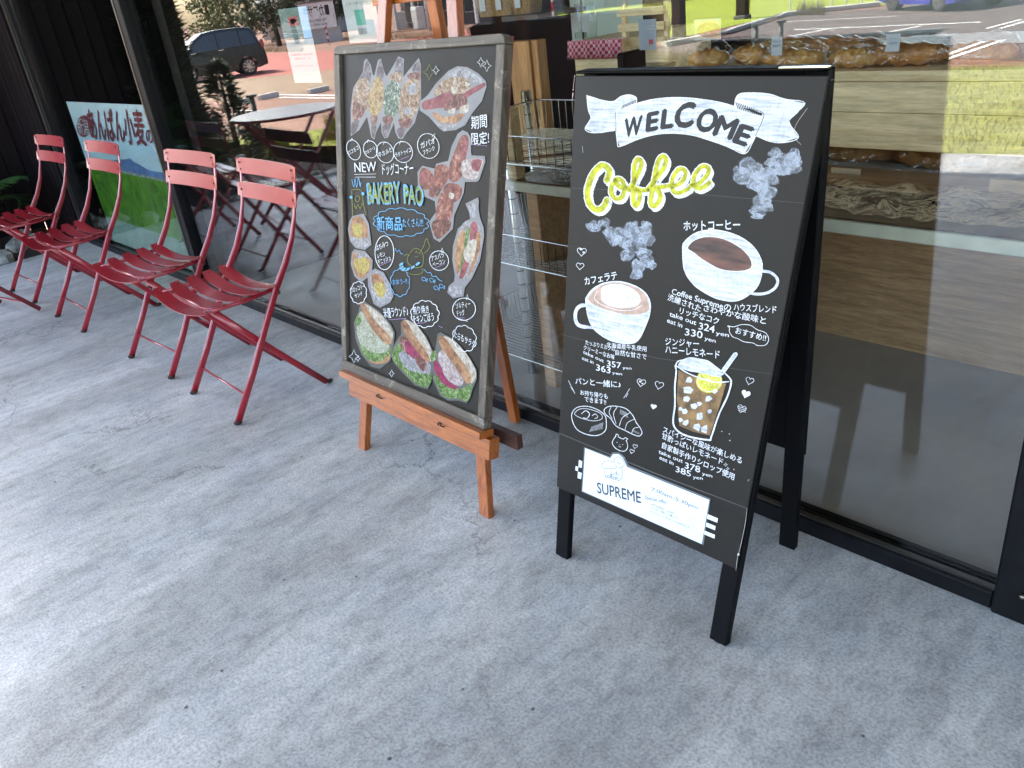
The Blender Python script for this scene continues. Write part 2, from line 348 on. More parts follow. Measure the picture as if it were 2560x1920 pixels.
# rear wall; its wide window openings are added to bring daylight into the shop
b = MB(); b.box((-.0, 5.1, .45), (12.4, .12, .9)); b.box((0, 5.1, 2.85), (12.4, .12, 1.16))
for x in (-5.2, -3.9, -1.2, 1.7, 4.3): b.box((x, 5.1, 1.58), (.5 if x > -5 else 2.3, .12, 1.36))
rel(b.make('rear_wall', M['shop_wall']), shop)
for x0, x1 in ((-3.65, -1.45), (-.95, 1.45), (1.95, 4.05)):
    b = MB(); b.box(((x0+x1)/2, 5.1, 1.58), (x1-x0, .008, 1.36)); rel(b.make('rear_window', M['glass']), shop)
b = MB(); b.box((-.9, 2.6, -.002), (10.9, 5.04, .02)); rel(b.make('shop_floor', M['shop_floor']), shop)
# ------------------------------------------------------------------ dark siding wall left of the shop (boards one by one)
sw = empty('siding_wall', (-7.2, 0, 0), 0, 'dark purple brown wall of upright boards at the left end of the patio', 'wall')
pro = None; yy = .06
for i in range(13):
    wd = .118
    if pro is None:
        b = MB(); b.box((0, 0, 1.25), (.03, .112, 3.5)); pro = b.make('board', M['dark_wood'], sw, bevel=.003)
        q = pro
    else:
        q = pro.copy(); link(q, sw)
    q.location = (-.25+random.uniform(-.004, .004), -.02-i*wd, 0)
for i in range(8):
    q = pro.copy(); link(q, sw); q.location = (-.18+i*.118, .05+random.uniform(-.003, .003), 0); q.rotation_euler = (0, 0, math.pi/2)
b = MB(); b.box((-.42, -.70, 1.7), (.25, 1.75, 3.45)); b.box((.25, .17, 1.7), (1.6, .12, 3.45)); b.make('backing', M['black_paint'], sw)  # hidden backing, made large to stop sunlight leaking through the corner

# ================================================================== red chairs
def bistro_chair():
    root = empty('bistro_chair', (0, 0, 0))
    R = M['red']
    BACK = [(0, 0, .012), (0, .10, .165), (0, .19, .315), (0, .262, .430), (0, .318, .505), (0, .362, .585), (0, .389, .66), (0, .408, .73), (0, .425, .812)]
    for s in (-1, 1):
        b = MB(); pts = [(s*(.200+.012*(z > .5)*min(1, (z-.5)*4) if z > .5 else .200), y, z) for _, y, z in BACK]
        ws = [.011]*4+[.011, .013, .017, .018, .018]; ts = [.026]*4+[.024, .018, .009, .006, .006]
        b.sweep(pts, ws, ts, n=10, sq=3)
        leg = b.make('back_leg', R, root, smooth=True)
        b = MB(); b.ball((s*.200, -.002, .010), (.011, .017, .010), 8, 5); b.make('foot', M['red_wear'], leg)
        b = MB(); b.ball((s*.207, .262, .416), (.010, .008, .008), 8, 5); b.make('rivet', M['rivet'], leg)
        b = MB(); b.sweep([(s*.178, .030, .418), (s*.178, .13, .295), (s*.180, .26, .14), (s*.182, .372, .010)], .010, .024, n=10, sq=3)
        leg = b.make('front_leg', R, root, smooth=True)
        b = MB(); b.ball((s*.182, .382, .009), (.010, .018, .008), 8, 5); b.make('foot', M['red_wear'], leg)
        # seat rail under the slats
        b = MB(); b.sweep([(s*.192, .0, .424), (s*.192, .14, .420), (s*.192, .275, .428)], .010, .014, n=8, sq=3); b.make('seat_rail', R, root, smooth=True)
    for y, z, hw in ((.055, .092, .196), (.325, .070, .180)):
        b = MB(); b.tube((-hw, y, z), (hw, y, z), .0042, 8); b.make('stretcher', R, root, smooth=True)
    b = MB(); b.tube((-.19, .03, .414), (.19, .03, .414), .005, 8); b.tube((-.19, .268, .415), (.19, .268, .415), .005, 8); b.make('cross_rod', R, root, smooth=True)
    # back slats: bowed, rounded ends
    for zt, zb, y0, y1 in ((.822, .766, .427, .418), (.737, .680, .409, .398)):
        b = MB(); n = 14; V = []; hw = .232
        for i in range(n+1):
            t = -1+2*i/n; x = t*hw; bow = -.012*(1-t*t)*-1
            cut = .006 if i in (0, n) else 0
            for (y, z) in ((y0, zt-cut), (y1, zb+cut)):
                V.append(Vector((x, y-.008+bow, z)))
        k = len(V); V2 = [v+Vector((0, .0025, 0)) for v in V]
        b.v = V+V2
        for i in range(n):
            b.f.append((2*i, 2*i+1, 2*i+3, 2*i+2)); b.f.append((k+2*i+2, k+2*i+3, k+2*i+1, k+2*i))
            b.f.append((2*i, 2*i+2, k+2*i+2, k+2*i)); b.f.append((2*i+3, 2*i+1, k+2*i+1, k+2*i+3))
        b.f += [(1, 0, k, k+1), (2*n, 2*n+1, k+2*n+1, k+2*n)]; b.m = [0]*len(b.f)
        sl = b.make('back_slat', R, root, smooth=False)
        b = MB()
        for s in (-1, 1):
            for z in ((zt-.016, zb+.014) if zt > .8 else ((zt+zb)/2,)): b.ball((s*.205, y0-.012, z), (.0042, .003, .0042), 8, 4)
        b.make('rivet', M['rivet'], sl)
    # five dished seat slats
    for i in range(5):
        y0 = -.028+i*.0635; V = []; n = 12; hw = .238-.010*i/4; zb = .434+.003*i
        if i == 4: hw = .226
        for j in range(n+1):
            t = -1+2*j/n; x = t*hw; sag = -.022*(1-t*t); bow = -.014*(1-t*t)
            sh = .010*abs(t)**6
            for yv, dz in ((y0+bow+sh, 0), (y0+.052+bow-sh, .001)): V.append(Vector((x, yv, zb+sag+dz)))
        k = len(V); b = MB(); b.v = V+[v-Vector((0, 0, .002)) for v in V]
        for j in range(n):
            b.f += [(2*j, 2*j+2, 2*j+3, 2*j+1), (k+2*j+1, k+2*j+3, k+2*j+2, k+2*j), (2*j+2, 2*j, k+2*j, k+2*j+2), (2*j+1, 2*j+3, k+2*j+3, k+2*j+1)]
        b.f += [(0, 1, k+1, k), (2*n+1, 2*n, k+2*n, k+2*n+1)]; b.m = [0]*len(b.f)
        sl = b.make('seat_slat', R, root, smooth=False)
        b = MB(); b.ball((-.205, y0+.028, zb-.002), (.004, .004, .003), 7, 4); b.ball((.205, y0+.028, zb-.002), (.004, .004, .003), 7, 4); b.make('rivet', M['rivet'], sl)
    return root
CH = [(-5.212, -.679, .050, 'red slatted folding chair farthest left, nearest the palm leaves'),
      (-4.407, -.660, .021, 'red slatted folding chair in front of the blue and green wheat poster'),
      (-3.428, -.624, .046, 'red slatted folding chair standing before the black post beside the poster'),
      (-2.794, -.625, -.025, 'red slatted folding chair nearest the easel sign')]
ch0 = bistro_chair()
chairs = [ch0]+[copy_tree(ch0) for _ in CH[1:]]
for c, (x, y, a, l) in zip(chairs, CH):
    c.location = (x, y, 0); c.rotation_euler = (0, 0, a); tag(c, l, 'chair', 'red folding chairs in a row along the shop window')
# ------------------------------------------------------------------ table, legs in view at the left edge, top seen mirrored
tb = empty('bistro_table', (-4.95, -1.02, 0), math.radians(15), 'red round folding table left of the chairs, only its crossed legs in view', 'table')
b = MB(); b.disc((0, 0, .712), .335, .010, 48); b.make('table_top', M['red'], tb)
b = MB(); b.sweep([(.337*math.cos(t*math.pi/24), .337*math.sin(t*math.pi/24), .712) for t in range(49)], .012, .022, side=(0, 0, 1), n=8); b.make('rim', M['red'], tb, smooth=True)
for s in (-1, 1):
    b = MB(); b.sweep([(s*.20, .285, .01), (s*.20, -.02, .36), (s*.20, -.26, .70)], .010, .024, n=8, sq=3); b.make('leg', M['red'], tb, smooth=True)
    b = MB(); b.sweep([(s*.185, -.30, .01), (s*.185, .0, .36), (s*.185, .26, .70)], .010, .024, n=8, sq=3); b.make('leg', M['red'], tb, smooth=True)
for y, z in ((.235, .068), (-.25, .068)):
    b = MB(); b.bar((-.2, y, z), (.2, y, z), .012, .005, side=(0, 1, 0)); b.make('stretcher', M['red'], tb)
# ================================================================== flat drawing on a leaning board
class Plane:
    """board plane y = y0 + k z; photo pixels are laid back onto the real board"""
    def __init__(s, y0, k, root):
        s.n = Vector((0, 1, -k)); s.y0 = y0; s.k = k; s.root = root; s.nn = s.n.normalized(); s.lay = 0
    def P(s, px, py, off=0.0):
        d = ray(px, py); t = (s.y0-s.n.dot(CAM))/s.n.dot(d); return CAM+d*t-s.nn*off
    def W(s, x, z, off=0.0):
        return Vector((x, s.y0+s.k*z, z))-s.nn*off
    def next(s):
        s.lay += 1; return .00025+.00003*s.lay
    def mk(s, name, V, Fs, mat, parent=None, mats=None, fm=None, uv=None):
        o = build(name, V, Fs, mat, None, mats=mats, fm=fm, uv=uv)
        bm = bmesh.new(); bm.from_mesh(o.data); bmesh.ops.triangulate(bm, faces=bm.faces)
        for f in bm.faces:
            if f.normal.dot(s.nn) > 0: f.normal_flip()
        bm.to_mesh(o.data); bm.free()
        if parent is None: rel(o, s.root)
        else: o.parent = parent
        return o
class K:
    """crop coordinates -> photo pixels"""
    def __init__(s, x, y, sc): s.x, s.y, s.s = x, y, sc
    def __call__(s, pts): return [(s.x+a*s.s, s.y+b*s.s) for a, b in pts]
def crom(pts, closed=False, n=6):
    if len(pts) < 3: return [Vector((*p, 0)).xy for p in pts]
    P = [Vector(p) for p in pts]; L = len(P); out = []
    rng = range(L if closed else L-1)
    for i in rng:
        p0 = P[(i-1) % L] if closed or i > 0 else P[0]*2-P[1]; p1 = P[i]; p2 = P[(i+1) % L]; p3 = P[(i+2) % L] if closed or i+2 < L else P[-1]*2-P[-2]
        for k in range(n):
            t = k/n; out.append(.5*((2*p1)+(-p0+p2)*t+(2*p0-5*p1+4*p2-p3)*t*t+(-p0+3*p1-3*p2+p3)*t**3))
    if not closed: out.append(P[-1])
    return out
class Ink:
    """gathers strokes and fills (in photo px) of one drawing for ONE print on the board"""
    def __init__(s, pl): s.pl = pl; s.V = []; s.F = []; s.m = []; s.uv = []; s.off = pl.next(); s.mi = 0
    def up(s): s.off = s.pl.next(); return s
    def pv(s, x, y, o=0): s.V.append(s.pl.P(x, y, s.off+o)); s.uv.append((x*.01, y*.01)); return len(s.V)-1
    def stroke(s, pts, w, closed=False, smooth=True, taper=.25, n=6, jit=.08):
        P = crom(pts, closed, n) if smooth else [Vector(p) for p in pts]
        if closed: P = P+[P[0]]
        L = len(P); ids = []
        for i, p in enumerate(P):
            a = P[max(i-1, 0)]; c = P[min(i+1, L-1)]
            if closed and i in (0, L-1): a = P[-2]; c = P[1]
            d = (c-a); d = d.normalized() if d.length > 1e-6 else Vector((1, 0)); nr = Vector((-d.y, d.x))
            ww = w*.5*(1+random.uniform(-jit, jit)); 
            if not closed: e = min(i, L-1-i)/max(1, L-1); ww *= min(1, (1-taper)+taper*e*8)
            ids.append((s.pv(*(p+nr*ww)), s.pv(*(p-nr*ww))))
        for (a, b2), (c, d2) in zip(ids, ids[1:]): s.F.append((a, b2, d2, c)); s.m.append(s.mi)
        if not closed and w > 2.0:
            for p, sg in ((P[0], -1), (P[-1], 1)): s.dot(p, w*.46, 8)
        s.off += 0.000004
        return s
    def fill(s, pts, smooth=True, n=5):
        P = crom(pts, True, n) if smooth else pts
        s.F.append(tuple(s.pv(p[0], p[1]) for p in P)); s.m.append(s.mi); s.off += .000004; return s
    def dot(s, c, r, n=12, ry=None):
        ry = ry or r; s.F.append(tuple(s.pv(c[0]+r*math.cos(6.2832*k/n), c[1]+ry*math.sin(6.2832*k/n)) for k in range(n))); s.m.append(s.mi); return s
    def text(s, st, p0, p1, h, bold=.012, slant=0, wob=.02, arc=0):
        """st along p0 -> p1 (baseline, px), capital height h px"""
        cu = bpy.data.curves.new('t', 'FONT'); cu.body = st; cu.resolution_u = 3; cu.fill_mode = 'BOTH'
        o = bpy.data.objects.new('t', cu); COL.objects.link(o)
        dg = bpy.context.evaluated_depsgraph_get(); me = bpy.data.meshes.new_from_object(o.evaluated_get(dg))
        bpy.data.objects.remove(o); bpy.data.curves.remove(cu)
        if not me.vertices: return s
        xs = [v.co.x for v in me.vertices]; x0, x1 = min(xs), max(xs)
        ex = Vector(p1)-Vector(p0); b0 = len(s.V); ph = random.uniform(0, 6)
        q = s.pl.P(*p0); r = s.pl.P(*p1); dd = (r-q).normalized()
        upv = s.pl.nn.cross(dd).normalized(); 
        if upv.z < 0: upv = -upv
        hh = (s.pl.P(p0[0], p0[1]-h)-q).length
        sh = [(0, 0)] if bold < .003 else [(-bold, 0), (bold, 0), (0, -bold), (0, bold)]
        for sx_, sy_ in sh:
          s.off += .000006; b0 = len(s.V)
          for v in me.vertices:
            t = (v.co.x+sx_-x0)/(x1-x0); yy = (v.co.y+sy_)/.73
            yy += wob*math.sin(v.co.x*2.3+ph)+wob*.6*math.sin(v.co.x*5.1+ph*2)
            s.V.append(q+(r-q)*(t+slant*yy*hh/(r-q).length)+upv*(yy+arc*4*t*(1-t))*hh-s.pl.nn*s.off); s.uv.append((t, yy))
          for p in me.polygons: s.F.append(tuple(b0+i for i in p.vertices)); s.m.append(s.mi)
        bpy.data.meshes.remove(me); return s
    def done(s, name, mat, parent=None, mats=None):
        return s.pl.mk(name, s.V, s.F, mat, parent, mats, s.m if mats else None, s.uv)
def chalk(name, c, patch=.25, vs=240, lo=.55):
    m, nt, b = newmat(name); n = noise(nt, vs, 3, .7); n2 = noise(nt, 45, 4, .6)
    r = ramp(nt, n.outputs['Fac'], [(.34, tuple(x*lo for x in c)), (.55, c)]); r2 = ramp(nt, n2.outputs['Fac'], [(.3, 1-patch), (.6, 1.0)])
    nt.links.new(mixc(nt, 1.0, r.outputs[0], r2.outputs[0], 'MULTIPLY'), b.inputs['Base Color']); b.inputs['Roughness'].default_value = .75
    return m
WH = M['white_ink'] = chalk('white paint marker', (.72, .74, .77), .15)
def brushed():
    m, nt, b = newmat('brushed white wash'); n = noise(nt, 1, 5, .75, stretch=(16, 16, 190)); n2 = noise(nt, 9, 4, .6); n3 = noise(nt, 1, 4, .7, stretch=(150, 20, 40))
    r = ramp(nt, n.outputs['Fac'], [(.34, (.30, .33, .40)), (.56, (.62, .66, .74))]); r2 = ramp(nt, n2.outputs['Fac'], [(.3, .80), (.6, 1.02)]); r3 = ramp(nt, n3.outputs['Fac'], [(.32, .78), (.52, 1.0)])
    x = mixc(nt, 1.0, r.outputs[0], r2.outputs[0], 'MULTIPLY'); nt.links.new(mixc(nt, 1.0, x, r3.outputs[0], 'MULTIPLY'), b.inputs['Base Color']); b.inputs['Roughness'].default_value = .7; return m
WW = M['white_wash'] = brushed()
YE = M['yellow_ink'] = chalk('yellow green marker', (.50, .50, .03), .35, 90, .7)
GR = M['green_ink'] = chalk('dull green chalk', (.22, .26, .03), .3)
BL = M['blue_ink'] = chalk('blue chalk', (.14, .42, .70), .3)
PU = M['purple_ink'] = chalk('purple chalk', (.45, .28, .60), .3)
BK = M['black_ink'] = mat('black ink', (.012, .012, .014), .7)
BR = M['coffee_brown'] = mat('painted coffee', (.030, .011, .008), .5, var=.6, vs=9, c2=(.17, .062, .042), stretch=(1, 1, 6))
TAN = M['milk_tan'] = chalk('painted milk coffee', (.50, .34, .26), .25, 70, .8)
AMB = M['amber_tea'] = mat('painted lemonade', (.10, .055, .020), .6, var=.5, vs=35, c2=(.30, .17, .06))
PAPER = M['paper'] = mat('laminated paper', (.60, .64, .68), .4, 0, .3, var=.03, vs=20)
FILM = M['laminate_film'] = mat('laminate margin', (.10, .115, .12), .2, 0, .6, var=.1, coat=.4)
def steam_mat():
    m, nt, b = newmat('steam chalk'); L = nt.links
    b.inputs['Base Color'].default_value = (.50, .56, .66, 1); b.inputs['Roughness'].default_value = .8
    n = noise(nt, 42, 6, .75, dist=1.2); uvn = N(nt, 'ShaderNodeUVMap'); sp = N(nt, 'ShaderNodeSeparateXYZ'); L.new(uvn.outputs[0], sp.inputs[0])
    r1 = ramp(nt, sp.outputs['X'], [(0, .60), (.60, .42), (.86, .62), (1, 0)]); r2 = ramp(nt, n.outputs['Fac'], [(.35, .10), (.62, .95)])
    mm = N(nt, 'ShaderNodeMath', operation='MULTIPLY'); L.new(r1.outputs[0], mm.inputs[0]); L.new(r2.outputs[0], mm.inputs[1]); L.new(mm.outputs[0], b.inputs['Alpha'])
    return m
STEAM = steam_mat()
def steam(pl, name, puffs):
    V = []; Fs = []; uv = []
    rs_ = random.Random(11); puffs = [q for p_ in puffs for q in (p_, (p_[0]+rs_.uniform(-.7, .7)*p_[2], p_[1]+rs_.uniform(-.7, .7)*p_[3], p_[2]*.6, p_[3]*.6), (p_[0]+rs_.uniform(-.8, .8)*p_[2], p_[1]+rs_.uniform(-.8, .8)*p_[3], p_[2]*.5, p_[3]*.42))]
    for x, y, rx, ry in puffs:
        off = pl.next()*1.0; k = len(V); V.append(pl.P(x, y, off)); uv.append((0, 0)); n = 22; ph = random.uniform(0, 6)
        for ring in (.5, 1.0):
            for i in range(n):
                a = 6.2832*i/n; q = 1+.13*math.sin(3*a+ph)+.07*math.sin(5*a+ph*2)
                V.append(pl.P(x+rx*ring*q*math.cos(a), y+ry*ring*q*math.sin(a), off)); uv.append((ring, 0))
        for i in range(n):
            j = (i+1) % n; Fs += [(k, k+1+i, k+1+j), (k+1+i, k+1+n+i, k+1+n+j, k+1+j)]
        pl.lay -= .75
    return pl.mk(name, V, Fs, STEAM, uv=uv)

# ================================================================== black A-frame coffee sign
af = empty('a_frame_sign', (-.95, -.3, 0), 0, 'black welding A-frame'.replace('welding ', '')+' chalkboard reading welcome coffee, with painted cups and prices', 'sign board')
PA = Plane(-.462, .215, af)
TL, TR, BRc, BLc = PA.P(1438, 189), PA.P(2071, 189), PA.P(1840, 1423), PA.P(1391, 1217)
def slab(pl, corners, th, name, mat, bevel=.0015):
    b = MB(); F = list(corners); Bk = [c+pl.nn*th for c in corners]
    b.add(F+Bk, [(3, 2, 1, 0), (4, 5, 6, 7), (0, 1, 5, 4), (1, 2, 6, 5), (2, 3, 7, 6), (3, 0, 4, 7)])
    return rel(b.make(name, mat, bevel=bevel), pl.root)
front = slab(PA, (TL, TR, BRc, BLc), .006, 'front_panel', M['blackboard'])
# seams across the panel (three boards one above the other)
ink = Ink(PA); ink.stroke([(1396, 1082), (1630, 1180), (1868, 1271)], 2.0, smooth=False); ink.stroke([(1425, 470), (1700, 482), (2011, 508)], .8, smooth=False)
ink.stroke([(1398, 835), (1640, 895), (1930, 935)], .8, smooth=False); M['seam'] = mat('seam', (.07, .07, .07), .6); ink.done('seam_line', M['seam'])
# front legs: flat battens behind the panel
for (bl, br, name) in (((1383, 1390), (1408, 1404), 'front_leg'), ((1775, 1600), (1809, 1617), 'front_leg')):
    L0, R0 = PA.P(*bl), PA.P(*br); L0 = PA.W(L0.x, 0.003); R0 = PA.W(R0.x, 0.003)
    left = bl[0] < 1500
    if left: Lt, Rt = TL.copy(), TL+Vector((.042, 0, 0)); R0 = PA.W(L0.x+.040, .003)
    else: Lt, Rt = TR-Vector((.042, 0, 0)), TR.copy(); L0 = PA.W(R0.x-.040, .003)
    o = PA.nn*.007; dz = Vector((0, 0, -.004)); b = MB()
    Q = [Lt+o+dz, Rt+o+dz, R0+o, L0+o]; Bk = [q+PA.nn*.019 for q in Q]
    b.add(Q+Bk, [(3, 2, 1, 0), (4, 5, 6, 7), (0, 1, 5, 4), (1, 2, 6, 5), (2, 3, 7, 6), (3, 0, 4, 7)])
    lg = rel(b.make(name, M['black_paint'], bevel=.002), af)
    b = MB(); c = (L0+R0)/2+PA.nn*.016; b.ball((c.x, c.y, .004), (.017, .010, .006), 10, 5); b.make('foot_stud', M['black_paint'], lg)
# rear panel and its legs, hinged along the top
PB = Plane(-.092, -.094, af)
zt = TL.z+.006
xl, xr = TL.x-.004, TR.x-.016
zt2_ = zt-.006; xrb, xlb = -.757, xl+.045
def ltx(a, c, z): return c+(a-c)*z/zt2_
rp = [PB.W(ltx(xl, xlb, zt2_), zt2_), PB.W(xr, zt2_), PB.W(ltx(xr, xrb, .28), .28), PB.W(ltx(xl, xlb, .28), .28)]
slab(PB, [q+PB.nn*.0195 for q in rp], .006, 'rear_panel', M['black_paint'])
for xa, xb in ((xl, xlb), (xr-.040, xrb-.040)):
    b = MB(); Q = [PB.W(xa, zt2_), PB.W(xa+.040, zt2_), PB.W(xb+.040, .003), PB.W(xb, .003)]; Bk = [q+PB.nn*.019 for q in Q]
    b.add(Q+Bk, [(3, 2, 1, 0), (4, 5, 6, 7), (0, 1, 5, 4), (1, 2, 6, 5), (2, 3, 7, 6), (3, 0, 4, 7)]); rel(b.make('rear_leg', M['black_paint'], bevel=.002), af)
b = MB(); b.box(((xl+xr)/2, -.222+.022, zt-.001), (xr-xl, .040, .006)); rel(b.make('top_rail', M['black_paint'], bevel=.002), af)
for xa, xb in ((1946, 2094),):
    A, B = PA.P(xa, 186), PA.P(xb-24, 186)
    b = MB(); b.bar((A.x, -.2205, zt+.0030), (B.x, -.2205, zt+.0030), .010, .002, side=(0, 1, 0)); hg = rel(b.make('hinge', mat('bright hinge', (.8, .8, .8), .25, 1.0)), af)

k5 = K(1400, 180, .31646); kz = K(1380, 680, .31646); k2 = K(1360, 1080, .3375)
# --- welcome banner
ink = Ink(PA)
ink.fill(k5([(212, 185), (260, 200), (340, 225), (425, 235), (470, 215), (480, 300), (440, 330), (436, 460), (330, 482), (270, 480), (200, 450), (225, 400), (245, 365), (225, 300)]), smooth=False)
ink.fill(k5([(1640, 170), (1780, 215), (1935, 248), (1880, 320), (1810, 385), (1840, 450), (1885, 515), (1760, 558), (1650, 545), (1540, 500), (1600, 330), (1560, 300), (1500, 250)]), smooth=False)
ink.fill(k5([(425, 240), (480, 195), (545, 180), (600, 200), (606, 240), (560, 262), (480, 290), (440, 320)]), smooth=True)
ink.fill(k5([(1385, 225), (1410, 180), (1470, 165), (1600, 170), (1700, 195), (1620, 260), (1590, 320), (1500, 290), (1385, 285)]), smooth=True)
ink.up()
ink.fill(k5([(445, 300), (520, 275), (620, 245), (740, 218), (880, 203), (1000, 205), (1150, 222), (1300, 250), (1400, 280), (1500, 310), (1605, 352), (1590, 400), (1555, 500), (1500, 580), (1458, 645), (1330, 590), (1200, 545), (1050, 500), (900, 485), (760, 493), (620, 530), (475, 588), (455, 540), (447, 420)]), smooth=False)
ink.done('welcome_banner', WW)
ink = Ink(PA)
for pts in ([(447, 300), (442, 420), (455, 560), (475, 588), (620, 530), (760, 493), (900, 484), (1050, 500), (1200, 545), (1330, 592), (1458, 645), (1520, 560), (1570, 440), (1605, 352)],
            [(445, 300), (620, 245), (740, 216), (880, 202), (1000, 204), (1150, 220), (1300, 248), (1500, 310)],
            [(212, 185), (340, 225), (425, 232), (480, 195), (545, 180), (600, 200), (606, 240)], [(212, 185), (225, 300), (245, 365), (200, 450), (270, 480), (436, 462)],
            [(1385, 285), (1385, 225), (1410, 180), (1470, 165), (1640, 172), (1780, 215), (1935, 248), (1810, 385), (1885, 515), (1760, 558), (1650, 545), (1540, 500)],
            [(480, 292), (560, 262), (606, 240)], [(1385, 285), (1450, 318), (1560, 345)]):
    ink.stroke(k5(pts), 2.2)
ink.done('banner_outline', WH)
ink = Ink(PA)
for i in range(10): ink.stroke(k5([(487+i*12, 291-i*5), (500+i*11, 262-i*5)]), 1.8, smooth=False, taper=0)
for i in range(12): ink.stroke(k5([(1390+i*15, 238+i*5.5), (1408+i*14.5, 290+i*4.4)]), 2.2, smooth=False, taper=0)
ink.stroke(k5([(440, 320), (436, 470)]), 1.5); ink.stroke(k5([(1560, 300), (1610, 330), (1600, 380), (1545, 505)]), 1.6)
ink.up()
for ch_, a, c, h in (('W', (508, 514), (640, 488), 46), ('E', (684, 468), (768, 452), 46), ('L', (800, 446), (888, 434), 48), ('C', (903, 440), (1044, 424), 59), ('O', (1068, 460), (1214, 472), 56), ('M', (1210, 494), (1350, 530), 52), ('E', (1368, 550), (1466, 582), 49)):
    p, q = k5([a, c]); ink.text(ch_, p, q, h, bold=.045, slant=.18, wob=.0)
ink.done('welcome_lettering', BK)
# --- Coffee script: white drop copy, yellow strokes
CF = [
 [(372, 858), (392, 790), (368, 748), (325, 740), (272, 790), (235, 870), (218, 950), (230, 1030), (270, 1080), (320, 1085), (355, 1050), (372, 1010)],
 [(440, 855), (410, 900), (408, 960), (440, 1000), (488, 990), (510, 930), (500, 870), (465, 845), (440, 855), (470, 905), (545, 920)],
 [(545, 935), (590, 860), (640, 750), (640, 700), (610, 690), (588, 750), (585, 860), (580, 960), (585, 1040), (605, 1055), (625, 1020), (630, 960), (600, 925), (650, 935), (690, 935)],
 [(690, 935), (745, 860), (820, 760), (838, 690), (815, 665), (780, 700), (755, 800), (735, 920), (718, 1020), (735, 1060), (770, 1040), (795, 980), (770, 915), (830, 905), (880, 895)],
 [(880, 905), (950, 880), (990, 820), (985, 775), (940, 770), (895, 830), (885, 900), (905, 950), (960, 950), (1020, 920)],
 [(1030, 900), (1100, 880), (1165, 810), (1175, 760), (1130, 745), (1080, 790), (1055, 850), (1060, 900), (1100, 920), (1150, 900), (1185, 870)]]
ws = [15, 11.5, 11.5, 12, 11, 11]
ink = Ink(PA)
for pts, w_ in zip(CF, ws): ink.stroke(k5([(x+16, y+20) for x, y in pts]), w_+4, taper=.1)
ink.up()
for pts, w_ in zip(CF, ws): ink.stroke(k5(pts), w_+5, taper=.1)
cf = ink.done('coffee_lettering_shadow', WH)
ink = Ink(PA)
for pts, w_ in zip(CF, ws): ink.stroke(k5(pts), w_, taper=.1)
ink.done('coffee_lettering', YE)
# --- steam
ps = []
for x, y, rx, ry in [(1700, 640, 55, 45), (1850, 660, 60, 60), (1740, 740, 110, 85), (1850, 760, 60, 50), (1500, 760, 100, 90), (1440, 830, 70, 70), (1640, 830, 95, 80), (1560, 870, 90, 70), (1630, 950, 85, 70), (1590, 1030, 80, 60), (1570, 1100, 75, 40), (1560, 1140, 50, 25), (1830, 690, 70, 60)]:
    (a, c), = k5([(x, y)]); ps.append((a, c, rx*.316, ry*.316))
steam(PA, 'steam_drawing', ps); ps = []
for x, y, rx, ry in [(270, 1220, 55, 50), (355, 1190, 50, 38), (430, 1290, 80, 80), (560, 1250, 80, 65), (640, 1280, 95, 75), (690, 1230, 45, 45), (600, 1370, 110, 70), (530, 1450, 60, 45), (660, 1430, 70, 45), (690, 1495, 60, 50), (620, 1540, 60, 60), (605, 1600, 50, 45), (240, 1215, 30, 25)]:
    (a, c), = k5([(x, y)]); ps.append((a, c, rx*.316, ry*.316))
steam(PA, 'steam_drawing', ps)
# --- big black-coffee cup
kc = k5
ink = Ink(PA)
ink.fill(kc([(972, 1400), (985, 1345), (1060, 1280), (1160, 1250), (1280, 1255), (1420, 1300), (1530, 1380), (1590, 1480), (1600, 1560), (1570, 1680), (1492, 1762), (1390, 1808), (1262, 1795), (1140, 1738), (1050, 1668), (985, 1560)]))
c_ = ink.done('cup_drawing', WW)
ink = Ink(PA); ink.stroke([(1905, 660)]+kc([(1600, 1570), (1680, 1570), (1722, 1620), (1700, 1720), (1620, 1755), (1560, 1750)])[0:0]+[(1905, 676), (1925, 680), (1941, 692), (1945, 706), (1936, 722), (1915, 733), (1890, 735), (1868, 731)], 7); ink.done('cup_handle_drawing', WW)
ink = Ink(PA)
rim = [(1010, 1390), (1060, 1330), (1160, 1300), (1290, 1315), (1420, 1380), (1500, 1460), (1520, 1530), (1480, 1565), (1380, 1575), (1260, 1555), (1140, 1490), (1060, 1430)]
ink.fill(kc(rim)); ink.done('coffee_drawing', BR)
ink = Ink(PA); ink.stroke(kc(rim), 2.4, closed=True); ink.stroke(kc([(972, 1400), (985, 1345), (1060, 1280), (1160, 1250), (1280, 1255), (1420, 1300), (1530, 1380), (1590, 1480), (1600, 1560), (1570, 1680), (1492, 1762), (1390, 1808), (1262, 1795), (1140, 1738), (1050, 1668), (985, 1560)]), 2.6, closed=True)
for i in range(8):
    y = 1600+i*14; ink.stroke(kc([(1010+i*9, y), (1200, y+40+i), (1400, y+30)]), .8, taper=.8)
ink.done('cup_outline', WH)
